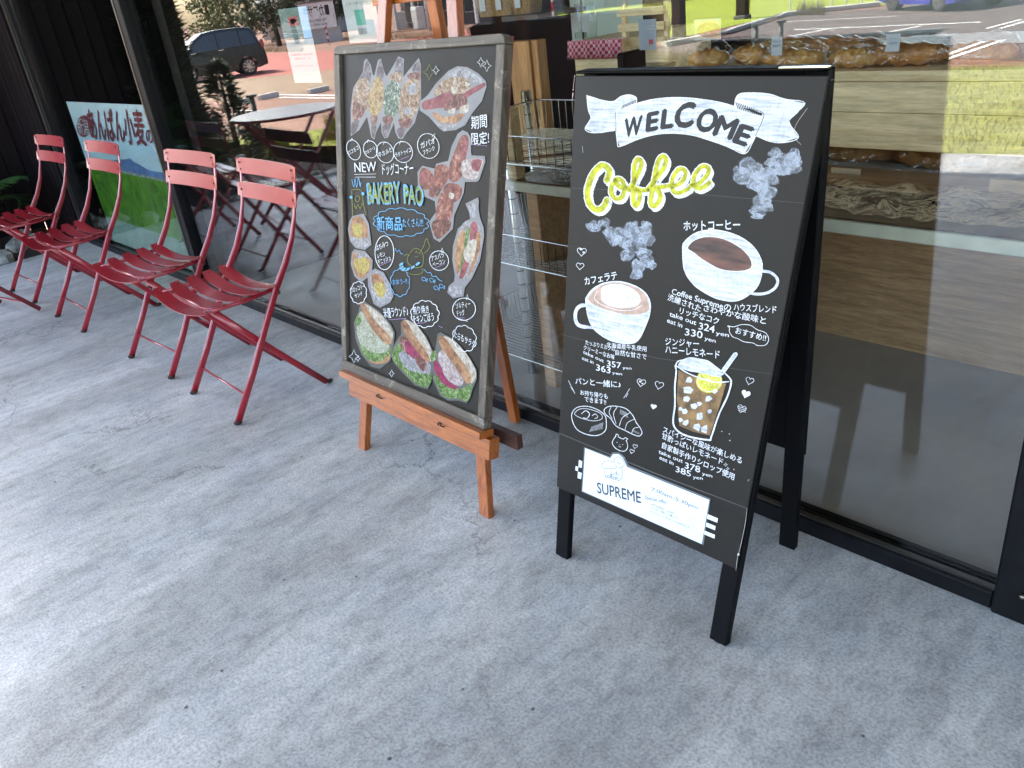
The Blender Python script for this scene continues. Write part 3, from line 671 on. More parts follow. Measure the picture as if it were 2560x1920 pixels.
# --- latte cup
ink = Ink(PA)
body = [(270, 230), (280, 190), (330, 130), (420, 85), (540, 75), (660, 110), (740, 165), (778, 240), (775, 330), (740, 430), (690, 530), (620, 565), (480, 545), (380, 490), (320, 430), (285, 340)]
ink.fill(kz(body)); ink.stroke(kz([(275, 262), (225, 268), (192, 310), (190, 380), (225, 425), (320, 438)]), 9); ink.done('cup_drawing', WW)
ink = Ink(PA); ink.fill(kz([(290, 215), (330, 150), (420, 95), (540, 85), (660, 120), (735, 175), (765, 245), (765, 300), (700, 330), (590, 335), (440, 300), (340, 260)])); ink.done('latte_drawing', TAN)
ink = Ink(PA); ink.fill(kz([(390, 180), (400, 120), (480, 95), (580, 105), (670, 155), (705, 225), (650, 275), (550, 285), (450, 265), (395, 220)])); 
ink.stroke(kz([(360, 150), (340, 210), (400, 260), (520, 300), (640, 300), (720, 260)]), 1.6)
ink.stroke(kz(body), 2.2, closed=True); ink.done('foam_drawing', WH)
# --- lettering around the cups
def T(items, crop, name='lettering', m=WH, bold=.018, parent=None):
    ink = Ink(PA)
    for st, a, c, h in items:
        p, q = crop([a, c]) if crop else (a, c); ink.text(st, p, q, h, bold=bold)
    return ink.done(name, m, parent)
T([('ホットコーヒー', (980, 1247), (1425, 1240), 20)], k5, bold=.018)
T([('カフェラテ', (265, 100), (520, 50), 16)], kz, bold=.02)
T([('Coffee Supremeの', (948, 172), (1412, 312), 15), ('ハウスブレンド', (1440, 300), (1775, 322), 15), ('洗練された', (915, 218), (1175, 312), 14), ('さわやかな酸味と', (1200, 305), (1690, 408), 14),
   ('リッチなコク', (1010, 325), (1318, 412), 14), ('take out', (930, 345), (1140, 418), 12), ('324', (1162, 450), (1285, 480), 18), ('yen', (1298, 495), (1400, 512), 10),
   ('eat in', (912, 395), (1030, 440), 12), ('330', (1052, 495), (1190, 525), 18), ('yen', (1208, 535), (1295, 558), 10),
   ('おすすめ!!', (1452, 480), (1690, 545), 14), ('ジンジャー', (900, 570), (1165, 592), 15), ('ハニーレモネード', (900, 635), (1328, 680), 16)], kz, bold=.010)
T([('北海道産牛乳使用', (435, 590), (750, 625), 10), ('たっぷりミルクの', (268, 570), (500, 625), 10), ('自然な甘さで', (505, 650), (750, 688), 11), ('クリーミーなお味', (252, 610), (495, 690), 10),
   ('take out', (248, 640), (410, 715), 9), ('357', (438, 742), (550, 760), 15), ('yen', (562, 765), (632, 770), 7), ('eat in', (240, 690), (330, 725), 9), ('363', (352, 775), (465, 800), 16), ('yen', (480, 805), (558, 815), 7),
   ('パンと一緒に♪', (190, 880), (548, 912), 13), ('お持ち帰りも', (228, 965), (445, 1000), 10), ('できます!!', (262, 1020), (432, 1045), 11),
   ('スパイシーな風味が楽しめる', (880, 1262), (1500, 1510), 13), ('甘酢っぱいレモネード', (870, 1310), (1350, 1520), 13), ('自家製手作りシロップ使用', (872, 1385), (1440, 1640), 13),
   ('take out', (846, 1430), (1035, 1508), 10), ('378', (1052, 1545), (1172, 1585), 16), ('yen', (1190, 1600), (1270, 1622), 8), ('eat in', (852, 1475), (962, 1525), 10), ('385', (980, 1575), (1100, 1615), 15), ('yen', (1118, 1628), (1195, 1640), 8)], kz, bold=.010)
# speech bubble, hearts, ticks, sparkles
ink = Ink(PA)
ink.stroke(kz([(1405, 440), (1392, 425), (1440, 432), (1500, 415), (1570, 420), (1625, 455), (1690, 480), (1715, 530), (1690, 575), (1630, 580), (1590, 560), (1520, 550), (1470, 525), (1430, 510), (1405, 470)]), 1.5, closed=True)
def heart(k, x, y, r, rot=.1, filled=False, w=1.3):
    P = []
    for i in range(20):
        t = 6.2832*i/20; hx = 16*math.sin(t)**3; hy = -(13*math.cos(t)-5*math.cos(2*t)-2*math.cos(3*t)-math.cos(4*t)); c, s_ = math.cos(rot), math.sin(rot)
        P.append((x+(hx*c-hy*s_)*r/16, y+(hx*s_+hy*c)*r/16))
    P = k(P)
    ink.fill(P) if filled else ink.stroke(P, w, closed=True, n=2)
heart(k5, 175, 1418, 36); heart(k5, 168, 1400, 10, filled=True); heart(k5, 190, 1425, 9, filled=True); heart(k5, 162, 1532, 30)
heart(kz, 708, 872, 34, .2); heart(kz, 700, 865, 10, filled=True); heart(kz, 718, 880, 8, filled=True); heart(kz, 850, 892, 34, .25); heart(kz, 806, 1062, 24, .2, True); heart(kz, 1565, 858, 32, .3); heart(kz, 1535, 962, 36, .3, True)
heart(kz, 1502, 1078, 34, .35, w=1.1); heart(kz, 660, 1376, 18, .2, w=1); heart(kz, 635, 1415, 18, .3, w=1)
for y in (1068, 1082, 1096): ink.stroke(kz([(1475, y-6), (1535, y+10)]), 1.5, smooth=False)
for a, c in (((132, 855), (185, 960)), ((150, 905), (178, 945)), ((618, 920), (570, 995)), ((605, 955), (588, 988))): ink.stroke(kz([a, c]), 1.5, smooth=False)
for x, y, r in ((1375, 1520, 16), (1392, 1552, 14)): ink.stroke(kz([(x, y-r), (x+r*.25, y-r*.25), (x+r, y), (x+r*.25, y+r*.25), (x, y+r), (x-r*.25, y+r*.25), (x-r, y), (x-r*.25, y-r*.25)]), 1, closed=True, smooth=False)
for x, y in ((1404, 1278), (1345, 1258), (1408, 1330), (1440, 1558)): ink.dot(kz([(x, y)])[0], 1.2)
ink.done('heart_and_bubble_drawing', WH)
# bun, croissant, bear
ink = Ink(PA)
ink.stroke(kz([(160, 1120), (200, 1070), (280, 1060), (360, 1085), (420, 1130), (432, 1180), (425, 1250), (370, 1288), (290, 1285), (210, 1250), (170, 1190)]), 1.8, closed=True)
ink.stroke(kz([(185, 1110), (230, 1080), (310, 1085), (390, 1120), (395, 1160), (330, 1175), (240, 1155), (190, 1130)]), 1.2, closed=True)
ink.stroke(kz([(235, 1120), (270, 1095), (300, 1120), (280, 1155), (250, 1150)]), 1.8); ink.stroke(kz([(320, 1135), (345, 1120), (365, 1145), (340, 1158)]), 1.4)
for i in range(12): ink.stroke(kz([(300+i*9, 1262-i*2), (318+i*8, 1220-i*3)]), .8)
ink.stroke(kz([(415, 1090), (450, 1062), (520, 1060), (590, 1080), (640, 1130), (670, 1190), (700, 1230), (714, 1270), (690, 1295), (640, 1280), (580, 1250), (510, 1215), (470, 1160), (430, 1125)]), 1.8, closed=True)
for a in ([(470, 1065), (455, 1110), (480, 1160)], [(520, 1062), (490, 1120), (510, 1200)], [(620, 1110), (560, 1150), (535, 1215)], [(655, 1160), (600, 1190), (580, 1245)], [(690, 1225), (650, 1235), (632, 1275)]): ink.stroke(kz(a), 1.3)
for i in range(9): ink.stroke(kz([(545+i*6, 1085+i*3), (540+i*8, 1120+i*4)]), .7)
for i in range(7): ink.stroke(kz([(650+i*7, 1245+i*4), (645+i*7, 1262+i*3)]), .7)
ink.stroke(kz([(490, 1320), (480, 1350), (500, 1385), (540, 1410), (580, 1412), (600, 1385), (598, 1350), (590, 1330), (602, 1318), (580, 1308), (566, 1318), (530, 1302), (528, 1288), (512, 1280), (505, 1300)]), 1.6, closed=True)
for p in ((518, 1345), (562, 1362)): ink.dot(kz([p])[0], 1.1)
ink.stroke(kz([(528, 1372), (538, 1380), (550, 1380)]), .9); ink.dot(kz([(540, 1362)])[0], .8)
ink.done('bread_drawing', WH)
# lemonade glass
ink = Ink(PA); ink.fill(kz([(1003, 770), (1080, 815), (1200, 850), (1380, 880), (1330, 1050), (1250, 1290), (1120, 1260), (1010, 1215), (990, 1000)]), smooth=False); ink.done('drink_drawing', AMB)
ink = Ink(PA)
rr = random.Random(4)
for x, y, q in ((1090, 850, 34), (1080, 930, 40), (1070, 1000, 32), (1130, 1060, 34), (1170, 1040, 28), (1240, 1000, 36), (1050, 1100, 34), (1170, 1140, 40), (1150, 1220, 38), (1210, 1240, 34), (1060, 1190, 30), (1250, 1100, 28), (1290, 940, 24), (1020, 1080, 24), (1020, 1170, 22)):
    P = [(x+q*rr.uniform(.6, 1.1)*math.cos(a*1.257+rr.uniform(-.3, .3)), y+q*rr.uniform(.6, 1.1)*math.sin(a*1.257)) for a in range(5)]; ink.fill(kz(P), smooth=False)
P = [(1000, 740), (1040, 690), (1100, 672), (1180, 685), (1240, 700), (1300, 745), (1340, 780), (1330, 830), (1200, 800), (1080, 780)]; ink.fill(kz(P))
ink.stroke(kz([(1455, 648), (1400, 720), (1345, 800)]), 11, taper=0); ink.done('ice_drawing', WW)
ink = Ink(PA); ink.dot(kz([(1245, 860)])[0], 33, 28, 30); ink.done('lemon_drawing', chalk('lemon yellow marker', (.62, .60, .05), .3))
ink = Ink(PA)
ink.stroke([(kz([(1245, 860)])[0][0]+29*math.cos(t*.3142), kz([(1245, 860)])[0][1]+26*math.sin(t*.3142)) for t in range(20)], 1.5, closed=True, n=2)
for t in range(8):
    a = t*.785; c0 = kz([(1240, 850)])[0]; ink.stroke([c0, (c0[0]+25*math.cos(a), c0[1]+23*math.sin(a))], 1.0, smooth=False)
ink.stroke(kz([(978, 740), (1000, 705), (1060, 690)]), 3); ink.stroke(kz([(978, 740), (985, 790), (975, 900), (975, 1050), (965, 1210), (1060, 1290), (1240, 1325), (1262, 1300), (1320, 1130), (1390, 980), (1418, 880), (1410, 840), (1360, 790)]), 4.2)
ink.stroke(kz([(985, 740), (1080, 800), (1200, 845), (1300, 870), (1400, 865)]), 3); ink.stroke(kz([(1440, 640), (1330, 790)]), 1.3); ink.stroke(kz([(1470, 652), (1360, 805)]), 1.3)
ink.done('glass_outline', WH)
# --- laminated paper at the foot
ink = Ink(PA); ink.fill(k2([(300, 108), (490, 180), (510, 150), (560, 150), (600, 180), (630, 245), (1238, 492), (1185, 836), (280, 440)]), smooth=False); ink.done('laminate', FILM)
ink = Ink(PA); ink.fill(k2([(308, 118), (495, 192), (515, 163), (556, 163), (588, 190), (618, 257), (1228, 502), (1172, 828), (288, 436)]), smooth=False); pp = ink.done('notice_paper', PAPER)
ink = Ink(PA)
ink.fill(k2([(440, 258), (415, 265)])[0:0]+k2([(262, 205), (287, 215), (283, 265), (258, 258)]), smooth=False); ink.fill(k2([(238, 250), (258, 258), (255, 290), (235, 282)]), smooth=False); ink.fill(k2([(255, 292), (284, 302), (278, 348), (252, 340)]), smooth=False)
ink.fill(k2([(1215, 606), (1292, 638), (1287, 670), (1210, 640)]), smooth=False); ink.fill(k2([(1208, 668), (1275, 696), (1270, 726), (1202, 698)]), smooth=False); ink.fill(k2([(1192, 728), (1270, 760), (1266, 788), (1190, 756)]), smooth=False)
ink.done('tape_marks', PAPER)
M['navy_ink'] = mat('dark print', (.03, .032, .05), .6)
ink = Ink(PA)
ink.text('SUPREME', *k2([(400, 448), (722, 525)]), 27, bold=.016, wob=0)
ink.text('coffee', *k2([(455, 335), (545, 358)]), 12, bold=.0, wob=0)
ink.text('7:00am-5:30pm', *k2([(800, 430), (1140, 572)]), 9, bold=-.004, wob=0)
ink.text('Special offer', *k2([(748, 492), (915, 532)]), 9, bold=-.006, slant=.3)
for st, a, c in (('※平日限定 ~16:00', (798, 540), (960, 606)), ('パンと一緒にご購入で', (792, 562), (995, 645)), ('コーヒー, レモネード50円引き', (785, 588), (1080, 714))): ink.text(st, *k2([a, c]), 4.5, bold=-.002, wob=0)
for pts in ([(430, 262), (445, 220), (490, 212), (525, 225)], [(430, 265), (490, 270), (540, 268)], [(525, 225), (528, 195), (555, 185), (585, 200), (598, 240), (575, 262), (545, 262), (528, 240)], [(545, 222), (560, 232), (575, 228)],
            [(580, 262), (586, 310), (575, 345), (550, 362)], [(455, 275), (448, 315)], [(508, 285), (500, 310), (525, 315), (535, 295), (560, 325)], [(540, 285), (545, 330), (560, 365)]): ink.stroke(k2(pts), 1.0)
ink.done('notice_print', M['navy_ink'])
# scuffs on the panel edge and legs
ink = Ink(PA)
for a, c, w_ in (((1438, 190), (1434, 225), 3.0), ((1434, 232), (1432, 250), 2.0)): ink.stroke([a, c], w_, smooth=False, jit=.8)
ink.done('chipped_edge', mat('pale chips', (.60, .42, .42), .8))
ink = Ink(PA); ink.stroke(k2([(1508, 565), (1490, 700), (1450, 880), (1440, 905), (1425, 1025)]), .8); ink.dot(k2([(1444, 905)])[0], 3, 7); ink.dot(k2([(1515, 360)])[0], 1); ink.dot(k2([(1520, 352)])[0], 1)
ink.stroke([(2020, 270), (1990, 315), (1990, 345), (2004, 362)], .8); ink.stroke([(1457, 365), (1459, 382)], .7); ink.done('scratch', M['pale_conc'])
# ================================================================== easel and framed menu board
es = empty('easel', (-1.78, -.3, 0), 0, 'orange brown wooden easel carrying the framed bread menu board', 'easel')
PL = Plane(-.462, .22, es)                     # front faces of the two uprights
OW, OZ = M['orange_wood'], M['orange_wood_z']
def leg_slab(name, bl, tl, wid, th, ztop=1.62):
    A = PL.P(*bl); A = PL.W(A.x, .002); T_ = PL.P(*tl); d = (T_-A); B = A+d*((ztop-A.z)/d.z)
    b = MB(); Q = [B, B+Vector((wid, 0, 0)), A+Vector((wid, 0, 0)), A]; Bk = [q+PL.nn*th for q in Q]
    b.add(Q+Bk, [(3, 2, 1, 0), (4, 5, 6, 7), (0, 1, 5, 4), (1, 2, 6, 5), (2, 3, 7, 6), (3, 0, 4, 7)]); return rel(b.make(name, OZ, bevel=.0015), es)
leg_slab('front_leg', (895, 1122), (945.5, 0), .037, .022)
leg_slab('front_leg', (1198, 1294), (1114.6, 0), .038, .022)
# rear prop: foot close to the glass, leaning up to the uprights
f0 = onz(1288, 1052, .003); X = f0.x
d = ray(1251, 862); t = (X-CAM.x)/d.x; m_ = CAM+d*t; dd = (m_-f0).normalized()
tt = (PL.y0+.03+PL.k*1.3-f0.y)/max(1e-3, (dd.y-PL.k*dd.z)) if False else None
top = Vector((X, PL.y0+PL.k*1.30+.045, 1.30))
b = MB(); b.bar(f0+Vector((0, .0, 0)), top, .036, .022, side=(1, 0, 0)); rel(b.make('rear_leg', OZ, bevel=.0015), es)
b = MB(); b.bar(PL.W(-2.02, 1.30)+PL.nn*.035, PL.W(-1.50, 1.30)+PL.nn*.035, .02, .035, side=(0, 1, 0)); rel(b.make('cross_bar', OW, bevel=.0015), es)
# ledge under the board: thin lip above a deeper rail, bar ends sticking out on the right
PF = Plane(-.522, .22, es); PG = Plane(-.498, .22, es)
def rail(pl, tl, tr, h, th, name, m=OW):
    A, B = pl.P(*tl), pl.P(*tr); z = (A.z+B.z)/2; A, B = pl.W(A.x, z), pl.W(B.x, z); dn = Vector((0, pl.k, 1)).normalized()*h
    b = MB(); Q = [A, B, B-dn, A-dn]; Bk = [q+pl.nn*th for q in Q]
    b.add(Q+Bk, [(3, 2, 1, 0), (4, 5, 6, 7), (0, 1, 5, 4), (1, 2, 6, 5), (2, 3, 7, 6), (3, 0, 4, 7)]); return rel(b.make(name, m, bevel=.0012), es), A, B
kC = K(840, 860, .28935)
q = kC([(25, 222), (1240, 775), (110, 312), (1328, 800)])
lip, la, lb = rail(PF, q[0], q[1], .020, .050, 'ledge_lip')
r1, ra, rb = rail(PG, q[2], q[3], .058, .036, 'ledge_rail')
for px, py in kC([(385, 447), (918, 690)]):
    c = PG.P(px, py); b = MB()
    b.sweep([c+Vector((-.012, -.004, -.006)), c+Vector((-.004, -.012, .004)), c+Vector((-.002, -.004, .007))], .004, .004, n=6)
    b.sweep([c+Vector((.002, -.004, .007)), c+Vector((.006, -.012, .002)), c+Vector((.013, -.004, -.004))], .004, .004, n=6)
    o = rel(b.make('wire_hook', M['black_alu'], smooth=True), es); o['kind'] = 'stuff'
b = MB(); c = PL.W(0, rb.z-.02); b.bar(Vector((-2.05, c.y+.040, rb.z-.03)), Vector((rb.x+.034, c.y+.040, rb.z-.03)), .022, .040, side=(0, 1, 0)); rel(b.make('cross_bar', M['dark_red_wood'] if 'dark_red_wood' in M else wood('dark red wood', (.07, .024, .014), (.04, .014, .009), 2, 'x'), bevel=.0015), es)
# ------------------------------------------------------------------ the framed board resting on the ledge
mb_ = empty('menu_board', (-1.78, -.35, .3), 0, 'chalkboard in a worn grey wooden frame with bread photos, standing on the easel', 'menu board')
PO = Plane(-.5, .22, mb_)
oTL, oTR, oBR, oBL = PO.P(833, 116), PO.P(1263, 82), PO.P(1209, 1075), PO.P(855, 922)
def FW_mat(name, ax):
    m, nt, b = newmat(name); st = {'x': (3, 40, 40), 'z': (40, 40, 3)}[ax]
    n = noise(nt, 2, 6, .7, stretch=st); n2 = noise(nt, 16, 6, .75, stretch=(1, 1, 1)); n3 = noise(nt, 300, 2, .6)
    r = ramp(nt, n.outputs['Fac'], [(.35, (.036, .028, .020)), (.6, (.105, .084, .062))]); r2 = ramp(nt, n2.outputs['Fac'], [(.56, 0), (.68, .8)])
    x = mixc(nt, r2.outputs[0], r.outputs[0], (.30, .27, .22)); nt.links.new(x, b.inputs['Base Color']); b.inputs['Roughness'].default_value = .55
    bp = N(nt, 'ShaderNodeBump'); bp.inputs['Strength'].default_value = .4; bp.inputs['Distance'].default_value = .002; nt.links.new(n.outputs['Fac'], bp.inputs['Height']); nt.links.new(bp.outputs[0], b.inputs['Normal'])
    return m
FX, FZ = FW_mat('worn frame wood across', 'x'), FW_mat('worn frame wood upright', 'z')
ux = (oTR-oTL).normalized(); 
def lerp(a, c, t): return a+(c-a)*t
W_, H_ = (oTR-oTL).length, (oTL-oBL).length; fw, fh = .028/W_, .021/H_; fb = .031/H_
def at(u, v, off=0): return lerp(lerp(oTL, oTR, u), lerp(oBL, oBR, u), v)-PO.nn*off
def frame_piece(name, uv, mat_, round_=None):
    P = [at(u, v) for u, v in uv]; Bk = [p+PO.nn*.026 for p in P]; n = len(P); b = MB()
    b.add(P+Bk, [tuple(range(n)), tuple(reversed(range(n, 2*n)))]+[(k, n+k, n+(k+1) % n, (k+1) % n) for k in range(n)])
    return rel(b.make(name, mat_, bevel=.0016), mb_)
cr = .020/W_; ch2 = .020/H_
arc = lambda cx, cy, a0, a1, n=6: [(cx+cr*math.cos(math.radians(a0+(a1-a0)*i/n)), cy-ch2*math.sin(math.radians(a0+(a1-a0)*i/n))) for i in range(n+1)]
frame_piece('frame_top', [(0, fh+.0005)]+arc(cr, ch2, 180, 90)+arc(1-cr, ch2, 90, 0)+[(1, fh+.0005)], FX)
frame_piece('frame_bottom', [(fw, 1-fh), (1-fw, 1-fh), (1-fw*.0, 1), (0, 1)][0:0]+[(0, 1-fb), (1, 1-fb), (1, 1), (0, 1)], FX)
frame_piece('frame_side', [(0, fh+.0012), (fw, fh+.0012), (fw, 1-fb-.0008), (0, 1-fb-.0008)], FZ)
frame_piece('frame_side', [(1-fw, fh+.0012), (1, fh+.0012), (1, 1-fb-.0008), (1-fw, 1-fb-.0008)], FZ)
PI_ = Plane(-.5+.011, .22, mb_)               # recessed writing surface
b = MB(); P = [at(fw-.002, fh-.002, -.011), at(1-fw+.002, fh-.002, -.011), at(1-fw+.002, 1-fb+.002, -.011), at(fw-.002, 1-fb+.002, -.011)]
M['back_board'] = mat('brown hardboard', (.20, .045, .028), .7, var=.15, vs=20, bump=.1)
Bk = [p+PO.nn*.006 for p in P]; b.add(P+Bk, [(3, 2, 1, 0), (4, 5, 6, 7), (0, 1, 5, 4), (1, 2, 6, 5), (2, 3, 7, 6), (3, 0, 4, 7)])
rel(b.make('writing_surface', M['blackboard']), mb_)
b = MB(); P = [p+PO.nn*.0165 for p in [at(.004, .004), at(.996, .004), at(.996, .996), at(.004, .996)]]; P = [p+PO.nn*.010 for p in P]
Bk = [p+PO.nn*.003 for p in P]; b.add(P+Bk, [(3, 2, 1, 0), (4, 5, 6, 7), (0, 1, 5, 4), (1, 2, 6, 5), (2, 3, 7, 6), (3, 0, 4, 7)]); rel(b.make('back_board', M['back_board']), mb_)
# ------------------------------------------------------------------ printed cut-outs: film margin, then the printed picture in patches
def food(name, stops, scale=60, detail=4, rough=.45):
    m, nt, b = newmat(name); n = noise(nt, scale, detail, .65, dist=.8); n2 = noise(nt, scale*3.2, 3, .6)
    r = ramp(nt, n.outputs['Fac'], stops); r2 = ramp(nt, n2.outputs['Fac'], [(.33, .38), (.6, .82)])
    nt.links.new(mixc(nt, 1.0, r.outputs[0], r2.outputs[0], 'MULTIPLY'), b.inputs['Base Color']); b.inputs['Roughness'].default_value = rough
    b.inputs['Specular IOR Level'].default_value = .25; return m
F = dict(
 bag=food('bag print', [(.35, (.08, .05, .06)), (.55, (.17, .14, .155)), (.7, (.34, .32, .36))], 45),
 meat=food('roast meat print', [(.3, (.05, .014, .012)), (.5, (.18, .06, .045)), (.68, (.42, .26, .22))], 70),
 cheese=food('melted cheese print', [(.3, (.16, .07, .03)), (.5, (.40, .27, .11)), (.7, (.52, .43, .26))], 75),
 herb=food('herb print', [(.38, (.035, .07, .05)), (.52, (.12, .17, .11)), (.66, (.62, .64, .58))], 110),
 white=food('white filling print', [(.3, (.20, .18, .18)), (.6, (.40, .40, .43))], 50),
 pizza=food('topping print', [(.32, (.10, .035, .03)), (.5, (.34, .22, .13)), (.68, (.55, .48, .42))], 85),
 saus=food('sausage print', [(.3, (.15, .025, .03)), (.6, (.34, .10, .11))], 30),
 bun=food('bun crust print', [(.3, (.24, .09, .04)), (.6, (.45, .25, .13)), (.75, (.54, .38, .24))], 22),
 crumb=food('bread crumb print', [(.3, (.42, .35, .26)), (.6, (.55, .50, .42))], 30),
 egg=food('lemon custard print', [(.3, (.34, .22, .05)), (.6, (.50, .42, .12))], 60),
 lett=food('lettuce print', [(.32, (.02, .06, .012)), (.5, (.10, .20, .035)), (.66, (.38, .46, .22))], 95),
 potato=food('potato salad print', [(.3, (.20, .22, .12)), (.55, (.44, .45, .34)), (.7, (.56, .56, .50))], 90),
 onion=food('red onion print', [(.3, (.20, .01, .05)), (.6, (.32, .03, .10))], 25),
 grill=food('grilled meat print', [(.3, (.075, .022, .018)), (.5, (.25, .075, .055)), (.70, (.50, .26, .20))], 55),
 ham=food('pale chicken print', [(.3, (.34, .24, .22)), (.6, (.52, .45, .43))], 35),
)
M['cutout_film'] = mat('cutout film', (.17, .17, .18), .45, 0, .3, var=.12, vs=15)
M['dark_film'] = mat('dark cutout film', (.075, .078, .07), .45, 0, .3, var=.15, vs=15)
ka, kb = K(820, 60, .30132), K(820, 540, .31352)
def pic(name, k, outline, parts, film='cutout_film', smooth=False):
    ink = Ink(PI_); ink.fill(k(outline), smooth=smooth); root = ink.done(name, M[film])
    for m_, pts, sm in parts:
        ink = Ink(PI_); ink.fill(k(pts), smooth=sm); ink.done('picture_patch', F[m_], root)
    return root
pic('dog_roll_picture', ka, [(320, 285), (355, 340), (372, 420), (385, 430), (415, 300), (440, 285), (470, 400), (488, 435), (545, 340), (585, 268), (632, 290), (625, 440), (690, 360), (755, 280), (772, 340), (775, 640), (720, 820), (655, 900), (620, 955), (585, 950), (560, 900), (548, 820), (500, 940), (470, 950), (445, 900), (440, 820), (400, 900), (385, 960), (360, 940), (325, 770), (260, 880), (190, 930), (188, 700), (210, 530), (290, 400), (300, 310)],
    [('bag', [(320, 300), (350, 360), (360, 440), (330, 500), (250, 480), (290, 410)], True), ('pizza', [(250, 470), (330, 460), (345, 560), (325, 700), (260, 780), (205, 790), (205, 620)], True), ('meat', [(215, 640), (300, 690), (290, 760), (220, 800)], True), ('bag', [(200, 820), (260, 800), (240, 880), (195, 915)], True),
     ('bag', [(425, 320), (445, 310), (465, 400), (450, 460), (400, 450)], True), ('cheese', [(375, 480), (420, 440), (460, 500), (455, 660), (420, 750), (360, 760), (335, 640)], True), ('meat', [(355, 770), (410, 760), (400, 830), (365, 830)], True), ('bag', [(360, 850), (400, 840), (385, 940), (368, 930)], True),
     ('bag', [(570, 300), (620, 300), (615, 420), (560, 430)], True), ('pizza', [(520, 420), (600, 400), (610, 480), (520, 480)], True), ('herb', [(470, 560), (540, 460), (605, 540), (590, 700), (560, 760), (480, 760), (460, 660)], True), ('meat', [(460, 770), (540, 770), (520, 830), (465, 830)], True), ('bag', [(455, 850), (520, 830), (490, 930), (465, 930)], True),
     ('bag', [(700, 370), (752, 310), (765, 400), (735, 420)], True), ('meat', [(660, 420), (755, 400), (765, 460), (700, 480)], True), ('pizza', [(640, 480), (740, 460), (768, 560), (750, 700), (690, 790), (610, 790), (590, 640)], True), ('white', [(660, 530), (720, 490), (740, 550), (690, 590)], True), ('white', [(620, 700), (680, 690), (690, 740), (640, 750)], True), ('meat', [(590, 790), (700, 790), (670, 860), (610, 860)], True), ('bag', [(575, 870), (650, 860), (620, 935), (590, 935)], True)])
pic('pizza_bread_picture', ka, [(770, 640), (830, 590), (900, 490), (1000, 390), (1075, 350), (1160, 358), (1250, 410), (1312, 475), (1318, 520), (1280, 640), (1200, 740), (1140, 840), (1060, 880), (960, 892), (920, 860), (840, 770), (762, 715)],
    [('white', [(1000, 420), (1110, 370), (1230, 420), (1290, 490), (1200, 480), (1060, 450)], True), ('pizza', [(880, 560), (960, 470), (1060, 440), (1150, 450), (1180, 540), (1050, 600), (930, 620)], True), ('saus', [(785, 650), (860, 620), (980, 570), (1040, 590), (1010, 680), (900, 700), (800, 710)], True), ('saus', [(1150, 560), (1290, 490), (1300, 520), (1190, 590), (1120, 640), (1060, 640)], True), ('meat', [(1040, 600), (1120, 580), (1160, 640), (1120, 700), (1020, 720), (960, 700)], True), ('crumb', [(1020, 540), (1060, 520), (1080, 560), (1040, 580)], True), ('crumb', [(1150, 480), (1180, 500), (1160, 520), (1140, 510)], True), ('crumb', [(1100, 690), (1170, 670), (1160, 730), (1100, 740)], True), ('crumb', [(1010, 710), (1060, 700), (1050, 740), (1005, 740)], True), ('bun', [(870, 730), (980, 770), (1120, 740), (1100, 800), (1010, 830), (910, 800)], True), ('white', [(880, 800), (960, 840), (1080, 830), (1000, 875), (950, 880)], True)])
pic('grilled_bread_picture', ka, [(1120, 880), (1165, 900), (1190, 950), (1190, 1060), (1195, 1090), (1305, 1095), (1310, 1140), (1260, 1290), (1240, 1310), (1140, 1310), (1130, 1400), (1080, 1520), (1050, 1590), (1040, 1700), (930, 1810), (880, 1780), (840, 1640), (900, 1560), (890, 1470), (800, 1430), (750, 1360), (745, 1230), (785, 1175), (890, 1200), (900, 1160), (1000, 1135), (1030, 1010), (1080, 910)],
    [('grill', [(1110, 930), (1160, 930), (1170, 1000), (1150, 1100), (1120, 1250), (1060, 1310), (1010, 1290), (1010, 1180), (1060, 1040)], True), ('saus', [(1130, 960), (1165, 1000), (1140, 1120), (1110, 1100)], True), ('ham', [(1130, 1130), (1280, 1120), (1285, 1160), (1240, 1280), (1150, 1280), (1110, 1220)], True), ('saus', [(1200, 1130), (1280, 1130), (1250, 1220), (1200, 1200)], True),
     ('grill', [(780, 1200), (850, 1215), (880, 1280), (860, 1360), (790, 1370), (758, 1290)], True), ('saus', [(770, 1240), (830, 1250), (820, 1310), (775, 1300)], True), ('grill', [(900, 1180), (980, 1170), (1010, 1260), (970, 1340), (920, 1400), (870, 1380), (880, 1260)], True), ('meat', [(860, 1340), (940, 1370), (900, 1440), (840, 1420)], True), ('grill', [(1000, 1320), (1110, 1350), (1100, 1440), (1030, 1480), (960, 1400)], True), ('grill', [(950, 1400), (1040, 1470), (1030, 1590), (980, 1660), (900, 1650), (910, 1500)], True), ('crumb', [(1010, 1400), (1050, 1410), (1040, 1450), (1010, 1440)], True), ('meat', [(870, 1640), (1000, 1620), (1020, 1690), (930, 1780), (885, 1750)], True)], film='cutout_film')
